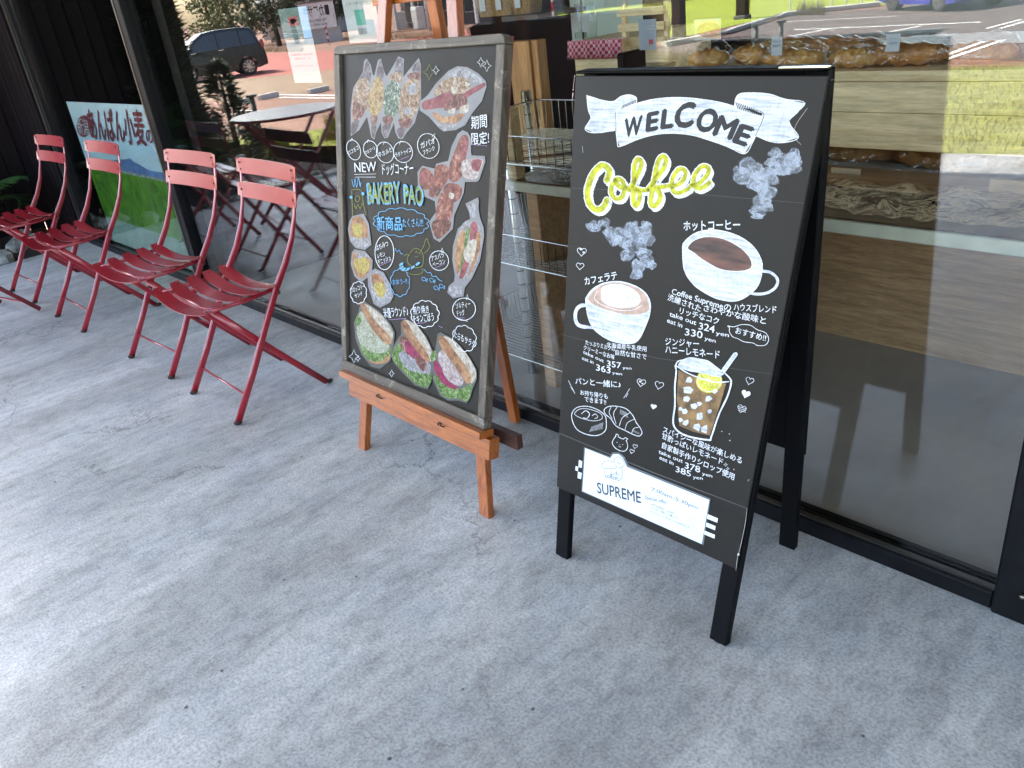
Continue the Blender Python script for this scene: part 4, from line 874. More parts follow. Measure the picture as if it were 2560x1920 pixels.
pic('salty_dog_picture', kb, [(1165, -40), (1205, -60), (1215, 10), (1245, 90), (1250, 160), (1215, 360), (1150, 500), (1095, 570), (1085, 640), (1000, 655), (955, 610), (965, 560), (1010, 520), (1015, 470), (995, 350), (1000, 240), (1040, 100), (1150, 10)],
    [('white', [(1080, 60), (1150, 30), (1220, 100), (1230, 200), (1190, 370), (1130, 490), (1060, 500), (1030, 440), (1015, 300), (1040, 160)], True), ('bun', [(1030, 200), (1080, 110), (1110, 200), (1070, 340), (1040, 470), (1015, 350)], True), ('saus', [(1145, 60), (1190, 60), (1195, 150), (1150, 320), (1090, 480), (1050, 490), (1080, 380), (1130, 220)], True), ('lett', [(1110, 100), (1135, 110), (1110, 240), (1075, 400), (1055, 420), (1085, 260)], True), ('bun', [(1190, 140), (1225, 160), (1205, 300), (1150, 440), (1120, 480), (1160, 330)], True), ('crumb', [(1135, 200), (1185, 190), (1185, 270), (1150, 370), (1105, 360), (1085, 290)], True), ('white', [(970, 570), (1060, 560), (1070, 620), (1000, 640), (965, 605)], True)])
pic('salty_dog_picture', ka, [(1145, 1490), (1250, 1438), (1258, 1470), (1245, 1620), (1190, 1640), (1175, 1560)], [('white', [(1160, 1500), (1240, 1455), (1225, 1610), (1200, 1620)], False)])
for nm, ol, ins in (('lemon_danish_picture', [(200, 0), (290, -20), (330, 60), (352, 230), (300, 270), (225, 255), (180, 200), (162, 110), (175, 40)], [('bun', [(200, 20), (260, 5), (310, 60), (320, 160), (270, 235), (210, 220), (180, 130)], True), ('white', [(190, 170), (320, 180), (335, 225), (290, 250), (220, 240)], True), ('egg', [(205, 70), (260, 60), (280, 100), (265, 180), (230, 170), (205, 120)], True)]),
                    ('lemon_danish_picture', [(215, 265), (300, 280), (362, 350), (355, 440), (320, 490), (270, 530), (215, 480), (185, 380), (195, 290)], [('bun', [(215, 290), (300, 300), (345, 360), (330, 440), (270, 500), (215, 440), (200, 340)], True), ('egg', [(230, 340), (290, 325), (335, 380), (310, 450), (250, 450), (215, 390)], True), ('white', [(240, 290), (310, 300), (340, 340), (290, 325), (240, 340)], True)]),
                    ('lemon_danish_picture', [(320, 460), (380, 418), (450, 450), (500, 540), (528, 640), (500, 690), (420, 730), (370, 700), (325, 560)], [('white', [(340, 480), (390, 440), (450, 470), (500, 580), (510, 650), (420, 710), (370, 670)], True), ('bun', [(350, 470), (420, 470), (460, 560), (440, 620), (380, 600)], True), ('egg', [(370, 540), (430, 530), (465, 590), (440, 650), (390, 620)], True)])):
    pic(nm, kb, ol, ins)
pic('chicken_sandwich_picture', kb, [(262, 690), (295, 678), (420, 760), (505, 860), (538, 930), (530, 1020), (500, 1160), (420, 1218), (350, 1200), (270, 1100), (225, 980), (212, 850), (250, 760)],
    [('potato', [(270, 760), (340, 850), (440, 980), (500, 1050), (460, 1110), (340, 1100), (270, 1030), (235, 930), (240, 840)], True), ('lett', [(225, 820), (265, 790), (270, 840), (240, 880)], True), ('lett', [(260, 1020), (340, 1080), (460, 1090), (500, 1040), (490, 1130), (400, 1170), (310, 1130)], True), ('bun', [(390, 1180), (330, 1150), (420, 1160), (500, 1100), (480, 1160)], True), ('crumb', [(300, 700), (420, 780), (500, 880), (525, 950), (500, 990), (420, 900), (330, 790)], True), ('bun', [(265, 700), (300, 705), (380, 830), (500, 960), (515, 1010), (470, 1020), (380, 930), (300, 800)], True)], film='dark_film')
pic('chicken_sandwich_picture', kb, [(585, 850), (615, 815), (700, 850), (790, 960), (845, 1080), (840, 1200), (825, 1330), (800, 1380), (700, 1350), (610, 1260), (540, 1180), (508, 1120), (535, 1020), (590, 940)],
    [('lett', [(520, 1080), (580, 1010), (640, 1060), (720, 1180), (830, 1260), (800, 1360), (700, 1330), (600, 1230), (525, 1150)], True), ('white', [(570, 1100), (640, 1080), (740, 1180), (700, 1240), (620, 1200)], True), ('meat', [(570, 990), (620, 960), (700, 1060), (660, 1110), (600, 1060)], True), ('onion', [(620, 1000), (700, 1010), (780, 1130), (800, 1210), (760, 1240), (710, 1160), (640, 1090)], True), ('crumb', [(620, 830), (710, 870), (790, 980), (840, 1100), (820, 1160), (740, 1080), (660, 940)], True), ('bun', [(592, 850), (630, 840), (690, 940), (790, 1080), (820, 1150), (790, 1160), (700, 1060), (620, 940)], True), ('white', [(690, 1140), (820, 1180), (800, 1280), (720, 1240)], True), ('lett', [(620, 1220), (720, 1250), (800, 1260), (780, 1340), (700, 1310)], True), ('meat', [(700, 1110), (790, 1170), (770, 1235), (720, 1190)], True)], film='dark_film')
pic('chicken_sandwich_picture', kb, [(880, 940), (905, 925), (1010, 980), (1110, 1090), (1190, 1220), (1195, 1300), (1160, 1380), (1140, 1450), (1110, 1490), (1050, 1470), (960, 1470), (900, 1430), (840, 1300), (835, 1180), (860, 1080)],
    [('lett', [(850, 1260), (950, 1330), (1060, 1380), (1150, 1340), (1120, 1470), (1040, 1450), (960, 1450), (900, 1400)], True), ('lett', [(820, 1120), (860, 1070), (870, 1130), (840, 1160)], True), ('onion', [(860, 1150), (910, 1200), (960, 1310), (1030, 1340), (1020, 1380), (930, 1340), (870, 1260), (850, 1200)], True), ('ham', [(890, 1090), (940, 1060), (1000, 1120), (960, 1180), (915, 1205), (885, 1150)], True), ('ham', [(930, 1190), (1010, 1160), (1080, 1260), (1085, 1330), (1050, 1355), (980, 1320), (925, 1250)], True), ('crumb', [(930, 960), (1020, 1000), (1120, 1110), (1185, 1230), (1180, 1300), (1140, 1330), (1060, 1210), (960, 1060)], True), ('bun', [(895, 960), (940, 970), (1020, 1080), (1130, 1230), (1150, 1310), (1110, 1330), (1020, 1200), (900, 1030)], True)], film='dark_film')
# ------------------------------------------------------------------ chalk lettering of the menu
def oval(k, cx, cy, rx, ry, rot=0, w=1.3, tail=None, bumps=0, ink=None):
    P = []; n = bumps*4 if bumps else 24
    for i in range(n):
        a = 6.2832*i/n; q = 1+(.10*abs(math.sin(a*bumps/2)) if bumps else 0); x, y = rx*q*math.cos(a), ry*q*math.sin(a); P.append((cx+x*math.cos(rot)-y*math.sin(rot), cy+x*math.sin(rot)+y*math.cos(rot)))
    ink.stroke(k(P), w, closed=True, n=2)
    if tail: ink.stroke(k(tail), w, smooth=False)
ink = Ink(PI_)
for cx, cy, rx, ry, tl in ((220, 1045, 55, 85, [(195, 975), (205, 948), (220, 968)]), (360, 1040, 57, 72, [(335, 985), (340, 958), (355, 975)]), (482, 1065, 70, 88, [(465, 1000), (475, 980), (490, 985)]), (630, 1062, 78, 88, [(600, 1000), (612, 970), (630, 982)]), (840, 1012, 88, 104, [(870, 935), (895, 908), (893, 945)])): oval(ka, cx, cy, rx, ry, -.3, 1.4, tl, ink=ink)
oval(kb, 457, 292, 75, 135, 0, 1.6, ink=ink); oval(kb, 893, 355, 75, 78, -.5, 1.5, [(905, 285), (918, 255), (928, 288)], ink=ink); oval(kb, 1092, 742, 92, 88, -.4, 1.6, [(1112, 668), (1118, 625), (1132, 665)], ink=ink)
oval(kb, 250, 610, 60, 82, 0, 1.5, bumps=10, ink=ink); oval(kb, 780, 780, 105, 100, .2, 1.7, bumps=11, ink=ink); oval(kb, 1095, 975, 85, 100, -.5, 1.6, bumps=10, ink=ink)
Tm = [(ka, 'ロコモコ', (180, 1090), (262, 1040), 10), (ka, 'マヨコーン', (318, 1085), (402, 1035), 8), (ka, '牛カルビ', (430, 1110), (545, 1055), 11), (ka, 'ラタトゥイユ', (570, 1105), (700, 1060), 10), (ka, 'ガパオ', (780, 1035), (900, 985), 13), (ka, 'フランク', (800, 1085), (895, 1045), 10),
      (ka, 'NEW', (230, 1228), (410, 1222), 24), (ka, 'ドッグコーナー', (460, 1245), (718, 1240), 23), (ka, '期間', (1198, 862), (1328, 850), 26), (ka, '限定!', (1200, 995), (1345, 985), 24),
      (kb, 'はちみつ', (395, 275), (490, 235), 12), (kb, 'レモン', (405, 335), (465, 315), 10), (kb, 'デニッシュ', (410, 390), (510, 345), 11), (kb, 'アスパラ', (835, 360), (935, 325), 11), (kb, 'ベーコン', (845, 405), (945, 375), 10), (kb, 'ソルティー', (1030, 735), (1145, 720), 12), (kb, 'ドッグ', (1040, 795), (1100, 785), 12),
      (kb, 'フロッコリー', (195, 612), (300, 572), 10), (kb, 'サンド', (225, 655), (285, 630), 9), (kb, '米優ラウンド♪', (455, 805), (650, 790), 19), (kb, '照り焼き', (690, 778), (815, 765), 15), (kb, 'チキンごぼう', (690, 850), (855, 830), 16), (kb, 'たらもサラダ', (1010, 960), (1180, 1050), 15)]
for k, st, a, c, h in Tm: ink.text(st, *k([a, c]), h, bold=.004 if len(st) < 9 else 0, wob=.04)
for k, a, c in ((ka, (228, 1248), (408, 1244)), (ka, (232, 1270), (405, 1270)), (kb, (1030, 810), (1125, 840))): ink.stroke(k([a, c]), 1.2, smooth=False)
def spark(k, x, y, r, w=1.1):
    ink.stroke(k([(x, y-r), (x+r*.28, y-r*.25), (x+r*.75, y), (x+r*.28, y+r*.25), (x, y+r), (x-r*.28, y+r*.25), (x-r*.75, y), (x-r*.28, y-r*.25)]), w, closed=True, smooth=False)
for x, y, r in ((905, 385, 38), (1278, 318, 42), (1328, 348, 50)): spark(ka, x, y, r)
for x, y, r in ((215, 1118, 55), (247, 1135, 26), (516, 1254, 30)): spark(kb, x, y, r)
ink.done('menu_lettering', WH)
ink = Ink(PI_); spark(ka, 848, 400, 68); ink.done('sparkle_drawing', GR)
ink = Ink(PI_)
ink.text('BAKERY', *ka([(340, 1490), (610, 1485)]), 52, bold=.035, wob=.02); ink.text('PAO', *ka([(640, 1490), (800, 1500)]), 48, bold=.035, wob=.03); ink.done('bakery_lettering_edge', BL)
ink = Ink(PI_); ink.text('BAKERY', *ka([(348, 1484), (602, 1479)]), 47, bold=.014, wob=.02); ink.text('PAO', *ka([(648, 1484), (792, 1494)]), 43, bold=.014, wob=.03); ink.done('bakery_lettering', GR)
ink = Ink(PI_)
ink.text('新商品', *kb([(400, 100), (600, 105)]), 26, bold=.014); ink.text('たくさん!!!', *kb([(605, 85), (768, 80)]), 18, bold=.004)
oval(kb, 590, 50, 205, 105, .05, 1.4, bumps=14, ink=ink); oval(kb, 582, 530, 72, 102, 0, 1.4, bumps=10, ink=ink); ink.text('おおう~!!', *kb([(525, 545), (640, 535)]), 11, bold=0)
ink.stroke(kb([(540, 255), (560, 285), (575, 270), (590, 300), (608, 300)]), 1.3); ink.stroke(kb([(770, 420), (800, 450), (825, 450), (840, 480), (870, 480), (890, 505), (920, 520)]), 1.3)
for x, y in ((778, 505), (840, 515), (875, 575), (918, 562)): ink.stroke(kb([(x-22, y-14), (x, y-16), (x+12, y+5), (x+22, y-8), (x+18, y+18), (x+8, y+8), (x-14, y+10)]), 1.1, closed=True)
ink.done('blue_chalk_drawing', BL)
# float ring with bands
ink = Ink(PI_)
for i in range(6):
    t0, t1 = i/6, (i+.72)/6
    def ring(t, r): a = math.radians(200-t*150); return (685+ (95+r)*math.cos(a)*1.0+0, 345+(80+r)*math.sin(math.radians(180))*0+ (95+r*.9)*math.sin(math.radians(20+t*150))*.85)
    pts = [ring(t0, -16), ring((t0+t1)/2, -16), ring(t1, -16), ring(t1, 16), ring((t0+t1)/2, 16), ring(t0, 16)]
    ink.fill(kb(pts), smooth=False)
ink.done('float_ring_drawing', BL)
ink = Ink(PI_)
ink.stroke(kb([(660, 300), (690, 262), (730, 262), (760, 295), (768, 350), (755, 400), (700, 410), (650, 380), (640, 335), (660, 300)]), 1.2)
ink.stroke(kb([(745, 285), (775, 230), (785, 190), (800, 180), (808, 215), (820, 240), (800, 275), (770, 300)]), 1.2); ink.stroke(kb([(610, 320), (640, 305), (655, 320)]), 1.2); ink.stroke(kb([(590, 370), (585, 400), (620, 430), (650, 455), (690, 465), (740, 462), (765, 440), (755, 415)]), 1.2)
ink.stroke(kb([(700, 325), (715, 325), (730, 318)]), 1); 
for p in ((712, 285), (738, 295)): ink.stroke([(kb([p])[0][0]+2.2*math.cos(a), kb([p])[0][1]+2.2*math.sin(a)) for a in (0, 1.5, 3, 4.5)], .8, closed=True)
# potted sprout sketch beside the shop name
ink.stroke(ka([(205, 1380), (208, 1480), (212, 1590)]), 1.2); ink.stroke(ka([(285, 1380), (300, 1480), (322, 1590)]), 1.2); ink.stroke(ka([(205, 1380), (240, 1370), (285, 1380)]), 1.2)
ink.stroke(ka([(232, 1440), (250, 1425), (272, 1440), (262, 1470), (240, 1470), (232, 1440)]), 1.2); ink.stroke(ka([(222, 1490), (240, 1530), (255, 1500), (275, 1530), (292, 1490)]), 1.4)
ink.done('green_chalk_drawing', GR)
ink = Ink(PI_); ink.stroke(ka([(205, 1290), (222, 1350), (232, 1280), (245, 1355), (262, 1275), (275, 1350), (282, 1310)]), 1.3); ink.dot(ka([(200, 1437)])[0], 4); ink.dot(ka([(298, 1408)])[0], 4); ink.done('sprout_drawing', BL)
ink = Ink(PI_)
for k, a, c in ((ka, (1205, 1000), (1330, 1012)), (kb, (485, 828), (630, 815)), (kb, (705, 858), (790, 848)), (kb, (890, 875), (922, 890)), (kb, (415, 398), (520, 352)), (kb, (865, 412), (940, 380)), (kb, (1035, 808), (1100, 812)), (ka, (600, 1128), (680, 1098))): ink.stroke(k([a, c]), 1.2, smooth=False)
ink.done('purple_underline', PU)
# ================================================================== poster and notices on the inside of the glass
YP = .045
class VPlane(Plane):
    def __init__(s, y, root): s.n = Vector((0, 1, 0)); s.y0 = y; s.k = 0; s.root = root; s.nn = Vector((0, 1, 0)); s.lay = 0
po = empty('wheat_poster', (-5, YP, .5), 0, 'large blue and green poster of a rice field and mountain with dark red lettering', 'poster')
PP = VPlane(YP, po)
tl, tr = ony(165, 254, YP), ony(362, 259, YP); x0, x1, zt_ = tl.x, -4.33, tl.z; zb_ = .05
def R4(x0, x1, z0, z1, y): return [Vector((x0, y, z1)), Vector((x1, y, z1)), Vector((x1, y, z0)), Vector((x0, y, z0))]
def skymat():
    m, nt, b = newmat('printed sky'); tc = N(nt, 'ShaderNodeTexCoord'); sp = N(nt, 'ShaderNodeSeparateXYZ'); nt.links.new(tc.outputs['Object'], sp.inputs[0])
    n = noise(nt, 2.0, 4, .6); ad = N(nt, 'ShaderNodeMath', operation='MULTIPLY_ADD'); nt.links.new(n.outputs['Fac'], ad.inputs[0]); ad.inputs[1].default_value = .35; nt.links.new(sp.outputs['Z'], ad.inputs[2])
    r = ramp(nt, ad.outputs[0], [(.55, (.60, .76, .80)), (.85, (.46, .68, .80)), (1.05, (.62, .77, .82))]); nt.links.new(r.outputs[0], b.inputs['Base Color']); b.inputs['Roughness'].default_value = .35; return m
M['print_green'] = mat('printed rice field', (.040, .17, .010), .4, var=.6, vs=30, c2=(.12, .36, .02), stretch=(1, 1, .35))
M['print_pale'] = mat('printed pale foot', (.20, .34, .27), .4, var=.25, vs=30, c2=(.32, .46, .38), stretch=(1, 1, .4))
M['print_blue'] = mat('printed mountain', (.07, .17, .42), .4, var=.2, vs=12, c2=(.12, .26, .52))
M['print_red'] = mat('printed dark red', (.16, .012, .022), .45, var=.1)
b = MB(); Q = R4(x0, x1, zb_, zt_, YP); Bk = [q+Vector((0, .004, 0)) for q in Q]; b.add(Q+Bk, [(3, 2, 1, 0), (4, 5, 6, 7), (0, 1, 5, 4), (1, 2, 6, 5), (2, 3, 7, 6), (3, 0, 4, 7)]); rel(b.make('sheet', skymat()), po)
kp = K(0, 0, .3888)
def pz(x, y): v = ony(x*.3888, y*.3888, YP); return v
off = -.0005
g1, g2 = pz(600, 1075), pz(1085, 1160); hz_ = (g1.z+g2.z)/2
rel(build('field_print', R4(x0, x1, .22, hz_, YP+off), [(0, 1, 2, 3)], M['print_green']), po)
rel(build('foot_print', R4(x0, x1, zb_, .22, YP+off), [(0, 1, 2, 3)], M['print_pale']), po)
mt = [pz(*q) for q in [(690, 1055), (730, 1030), (780, 1025), (810, 1025), (835, 1018), (860, 1040), (900, 1060), (950, 1090), (1010, 1105), (1065, 1112)]]
mt = [Vector((v.x, YP+off-.0004, v.z)) for v in mt]
mt = mt+[Vector((x1, YP+off-.0004, mt[-1].z-.01)), Vector((x1, YP+off-.0004, hz_)), Vector((mt[0].x, YP+off-.0004, hz_))]
o = build('mountain_print', mt, [tuple(range(len(mt)))], M['print_blue']); rel(o, po)
M['print_town'] = mat('printed tree line', (.05, .12, .09), .5, var=.6, vs=60, c2=(.40, .48, .46))
rel(build('tree_line_print', R4(x0, x1, hz_-.006, hz_+.010, YP+off-.0008), [(0, 1, 2, 3)], M['print_town']), po)
PP.lay = 60
ink = Ink(PP); kpp = K(0, 0, 1)
ink.dot((541*.3888, 811*.3888), 18.2, 24, 27.5); ink.done('seal_print', M['print_red'])
def ptext(st, a, c, h, m, bold=.03, sl=.45):
    ink = Ink(PP); ink.off += .002; ink.text(st, (a[0]*.3888, a[1]*.3888), (c[0]*.3888, c[1]*.3888), h, bold=bold, wob=0, slant=sl); return ink.done('poster_lettering', m)
ptext('新潟', (508, 850), (582, 868), 22, M['paper'], .002)
ptext('あんぱん小麦', (590, 880), (945, 918), 42, M['print_red'], .022); ptext('の', (948, 912), (990, 920), 25, M['print_red'], .022)
# notices
def notice(label, p_tl, p_tr, p_br, p_bl, y, m, lines=(), name='paper_notice', dep=.001, bands=()):
    T0 = [ony(*p, y) for p in (p_tl, p_tr, p_br, p_bl)]; c = sum(T0, Vector())/4; rt = empty(name, c, 0, label, 'notice')
    xl, xr = (T0[0].x+T0[3].x)/2, (T0[1].x+T0[2].x)/2; zt, zb = (T0[0].z+T0[1].z)/2, (T0[2].z+T0[3].z)/2
    b = MB(); Q = R4(xl, xr, zb, zt, y); Bk = [q+Vector((0, dep, 0)) for q in Q]; b.add(Q+Bk, [(3, 2, 1, 0), (4, 5, 6, 7), (0, 1, 5, 4), (1, 2, 6, 5), (2, 3, 7, 6), (3, 0, 4, 7)])
    rel(b.make('sheet', m), rt); w_, h_ = xr-xl, zt-zb
    for (u0, u1, v0, v1, mm, nm) in bands: rel(build(nm, R4(xl+u0*w_, xl+u1*w_, zt-v1*h_, zt-v0*h_, y-.0006), [(0, 1, 2, 3)], mm), rt)
    pl = VPlane(y, rt); pl.lay = 40
    for st, u0, u1, v, hh, mm in lines:
        ink = Ink(pl); cu = bpy.data.curves.new('t', 'FONT'); cu.body = st; o = bpy.data.objects.new('t', cu); COL.objects.link(o)
        me = bpy.data.meshes.new_from_object(o.evaluated_get(bpy.context.evaluated_depsgraph_get())); bpy.data.objects.remove(o); bpy.data.curves.remove(cu)
        X = [v_.co.x for v_ in me.vertices]; a0, a1 = min(X), max(X); 
        V = [Vector((xl+w_*(u0+(u1-u0)*(v_.co.x-a0)/(a1-a0)), y-.0012, zt-h_*v+v_.co.y/.73*hh*h_)) for v_ in me.vertices]
        rel(build('lettering', V, [tuple(p.vertices) for p in me.polygons], mm), rt); bpy.data.meshes.remove(me)
    return rt
M['teal_print'] = mat('teal print', (.05, .34, .26), .5); M['pink_print'] = mat('pink print', (.62, .30, .34), .5); M['grey_print'] = mat('grey print', (.22, .24, .26), .5); M['crimson_print'] = mat('crimson print', (.42, .03, .05), .5)
M['print_dark_green'] = mat('dark green print', (.10, .17, .16), .5, var=.3, vs=40)
M['white_sheet'] = mat('white notice paper', (.50, .51, .52), .6, var=.04)
M['sky_print'] = mat('light blue print', (.25, .50, .75), .5)
n1 = notice('tall white paper notice with camera icon taped inside the window left of the easel', (712, 100), (778, 97), (809, 206), (739, 208), YP, M['white_sheet'],
    [('お知らせ', .2, .8, .10, .045, M['grey_print']), ('営業時間 7:00-18:00', .12, .88, .36, .035, M['crimson_print']), ('定休日 月・火', .2, .8, .45, .035, M['crimson_print']), ('駐車場のご案内', .15, .85, .62, .03, M['grey_print']), ('ベーカリー', .2, .8, .82, .03, M['grey_print'])])
n1b = notice('blue green social media sign with a red camera icon in the window', (695, 27), (764, 12), (782, 95), (712, 99), YP+.006, M['print_dark_green'],
    [('bakery', .3, .62, .68, .06, M['white_sheet']), ('instagram', .22, .72, .84, .05, M['white_sheet'])], bands=((.72, 1, 0, 1, M['sky_print'], 'blue_band'), (.3, .62, .28, .56, M['crimson_print'], 'icon'), (.36, .56, .34, .50, M['print_dark_green'], 'icon_ring'), (.42, .50, .38, .46, M['crimson_print'], 'icon_lens'), (.0, .14, .78, .80, M['white_sheet'], 'arrow_line'), (.0, .14, .86, .88, M['white_sheet'], 'arrow_line')))
n2 = notice('white notice with a green block taped inside the window behind the easel', (856, -10), (935, -40), (950, 100), (872, 112), YP, M['white_sheet'],
    [('ご来店ありがとう', .1, .9, .25, .04, M['grey_print']), ('QRコード', .2, .7, .92, .03, M['grey_print'])][:1], bands=((.33, .62, .36, .66, M['teal_print'], 'green_block'), (.33, .60, .72, .84, M['grey_print'], 'grey_block')))
# ================================================================== interior seen through the glass
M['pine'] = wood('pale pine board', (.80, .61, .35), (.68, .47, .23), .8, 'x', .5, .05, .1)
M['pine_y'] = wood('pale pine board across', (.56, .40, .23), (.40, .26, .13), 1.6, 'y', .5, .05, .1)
M['shelf_edge'] = mat('shelf edge paint', (.62, .62, .50), .5, var=.1, vs=30)
M['kick'] = wood('rust brown kick board', (.52, .31, .16), (.38, .21, .10), 1.2, 'x', .5, .05, .1)
M['crust'] = mat('glazed bread crust', (.62, .22, .045), .35, var=.4, vs=25, c2=(.90, .52, .16), bump=.9, bs=45, coat=.4)
M['crust2'] = mat('dark baked crust', (.48, .17, .045), .35, var=.4, vs=30, c2=(.72, .34, .10), bump=.9, bs=45, coat=.4)
M['tray'] = mat('dark bread tray', (.030, .022, .020), .4, var=.2)
cs = empty('display_counter', (0, .5, 0), 0, 'pale pine bread display counter inside the window with an open lower shelf', 'counter')
YB = .50
def bx(name, x0, x1, y0, y1, z0, z1, m, par, bevel=.002):
    b = MB(); b.box(((x0+x1)/2, (y0+y1)/2, (z0+z1)/2), (x1-x0, y1-y0, z1-z0)); return rel(b.make(name, m, bevel=bevel), par)
XL, XR = -1.62, .9
zt0 = 1.0; zs = [zt0, .962, .925, .872, .83, .81]
prev = zt0
for i, z in enumerate([.975, .903, .815]):
    bx('plank', XL, XR, YB+random.uniform(0, .0015), YB+.02, z+.0012, prev, M['pine'], cs, .001); prev = z
bx('counter_top', XL, XR, YB+.022, YB+.75, .972, .994, M['pine'], cs)
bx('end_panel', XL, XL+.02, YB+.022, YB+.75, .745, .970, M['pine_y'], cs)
bx('lower_shelf', XL-.3, XR, .15, YB+.70, .714, .738, M['shelf_edge'], cs)
bx('shelf_lip', XL-.3, XR, .142, .1495, .712, .741, M['shelf_edge'], cs)
bx('kick_board', XL-.3, XR, 1.09, 1.11, .0, .92, M['kick'], cs)
bx('shelf_bearer', XL-.25, XL-.2, .2, 1.08, .0, .699, M['kick'], cs); bx('shelf_back', XL, XR, .852, .87, .739, .954, M['tray'], cs)
bx('shelf_post', XL-.28, XL-.24, .16, .20, .745, .955, M['pine'], cs)
# breads: each loaf its own object, plus crumpled clear bags
def film_mat(nm='clear bag film', fc=.13, rg=.12):
    m, nt, b = newmat(nm); L = nt.links; nt.nodes.remove(b); out = nt.nodes['Material Output']
    n = noise(nt, 14, 3, .5, dist=1.2); tr = N(nt, 'ShaderNodeBsdfTransparent'); gl = N(nt, 'ShaderNodeBsdfGlossy'); gl.inputs['Roughness'].default_value = rg
    bp = N(nt, 'ShaderNodeBump'); bp.inputs['Strength'].default_value = 1; bp.inputs['Distance'].default_value = .03; L.new(n.outputs['Fac'], bp.inputs['Height']); L.new(bp.outputs[0], gl.inputs['Normal'])
    mx = N(nt, 'ShaderNodeMixShader'); mx.inputs[0].default_value = fc; L.new(tr.outputs[0], mx.inputs[1]); L.new(gl.outputs[0], mx.inputs[2]); L.new(mx.outputs[0], out.inputs[0]); return m
M['film'] = film_mat(); M['film2'] = film_mat('crinkled sheet film', .48, .03)
def loaf(x, y, z, l, r, a, m, label, bag=True, name='bread_loaf', lumps=True):
    rt = empty(name, (x, y, z), a, label, 'bread'); b = MB(); n = 12; P = []; N_ = 9
    pts = [(-l/2+l*i/N_, 0, r*.8) for i in range(N_+1)]
    rad = [2*r*(math.sin(math.pi*(i+.35)/(N_+.7))**.45)*(1+(.13*(-1)**i if lumps else 0))*random.uniform(.92, 1.06) for i in range(N_+1)]
    b.sweep(pts, rad, [q*.85 for q in rad], side=(0, 1, 0), n=n); b.make('crust', m, rt, smooth=True)
    if bag:
        b = MB(); k = 7; V = []
        for j in range(k+1):
            for i in range(k*2+1):
                u, v = i/(2*k)-.5, j/k-.5; hgt = r*1.9*max(0, 1-(2*abs(v))**2.2)*(max(0, 1-(2*abs(u))**6))+random.uniform(0, .012)+.004
                V.append((u*l*1.25, v*r*4.2, hgt))
        wv = 2*k+1; fs = [(j*wv+i, j*wv+i+1, (j+1)*wv+i+1, (j+1)*wv+i) for j in range(k) for i in range(2*k)]
        build('clear_bag', V, fs, M['film'], rt, smooth=True)
    return rt
B1 = [(-1.06, .68, .28, .036, .05, 'crust2', 'long bagged brown loaf on the lower shelf beside the A-frame'), (-.80, .66, .24, .036, .0, 'crust2', 'dark bagged loaf on the lower shelf, second right of the A-frame'),
      (-.52, .68, .26, .036, -.1, 'crust2', 'bagged loaf on the lower shelf beneath the pink price card'), (-.22, .67, .26, .036, .05, 'crust', 'bagged loaf at the right end of the lower shelf'), (-1.36, .68, .26, .036, 0, 'crust', 'bagged loaf on the lower shelf hidden behind the A-frame')]
for x, y, l, r, a, m_, lb in B1: loaf(x, y, .738, l, r, a, M[m_], lb)
st1 = empty('shelf_tray', (-.6, .3, .74), 0, 'dark brown tray under crinkled clear film along the front of the lower shelf', 'tray')
M['brown_tray'] = mat('dark brown tray', (.11, .050, .028), .25, var=.35, vs=5, coat=.3)
bx('tray_bed', XL-.25, .80, .160, .405, .7382, .7425, M['brown_tray'], st1)
rq = random.Random(3); V = []; nx, ny = 150, 24
from mathutils import noise as mn
for j in range(ny+1):
    for i in range(nx+1):
        x = XL-.22+(1.0+.22-XL-.25)*i/nx; y = .158+.255*j/ny; q = mn.noise(Vector((x*7, y*11+x*5, 2.0)))*.020+mn.noise(Vector((x*21+y*18, y*9, 5.0)))*.012
        V.append((x, y, .752+abs(q)*1.2+.010*math.sin(math.pi*j/ny)))
rel(build('crinkled_film', V, [(j*(nx+1)+i, j*(nx+1)+i+1, (j+1)*(nx+1)+i+1, (j+1)*(nx+1)+i) for j in range(ny) for i in range(nx)], M['film2'], smooth=True), st1)
st2 = empty('shelf_board', (-.6, .5, .74), 0, 'orange brown wooden board between the film covered tray and the loaves', 'board')
bx('board_top', XL-.25, .80, .415, .605, .7382, .7440, M['kick'], st2)
bx('inner_tray', -1.02, -.66, .70, .95, .9945, 1.03, M['tray'], empty('counter_tray', (-.85, .8, .98), 0, 'black tray standing on the pine counter top', 'tray'))
B2 = [(-1.50, .66, .12, .032, .4, 'crust', 'round roll in clear film at the left end of the counter top'), (-1.38, .70, .13, .033, -.2, 'crust', 'bagged golden roll on the counter top behind the sign'), (-1.20, .62, .16, .03, .2, 'crust', 'golden twisted bread at the counter front, in a bag'),
      (-1.16, .80, .22, .035, .1, 'crust2', 'long brown loaf lying at the back of the counter'), (-1.02, .60, .13, .030, -.1, 'crust', 'small shiny roll in the middle of the counter edge'), (-.90, .62, .20, .034, .15, 'crust2', 'dark loaf in shiny film at the right of the counter top'), (-1.34, .86, .24, .034, 0, 'crust', 'golden brown loaf behind the rolls on the counter'), (-.74, .64, .16, .03, .1, 'crust2', 'bagged dark roll nearest the black tray')]
for x, y, l, r, a, m_, lb in B2: loaf(x, y, .995, l, r, a, M[m_], lb)
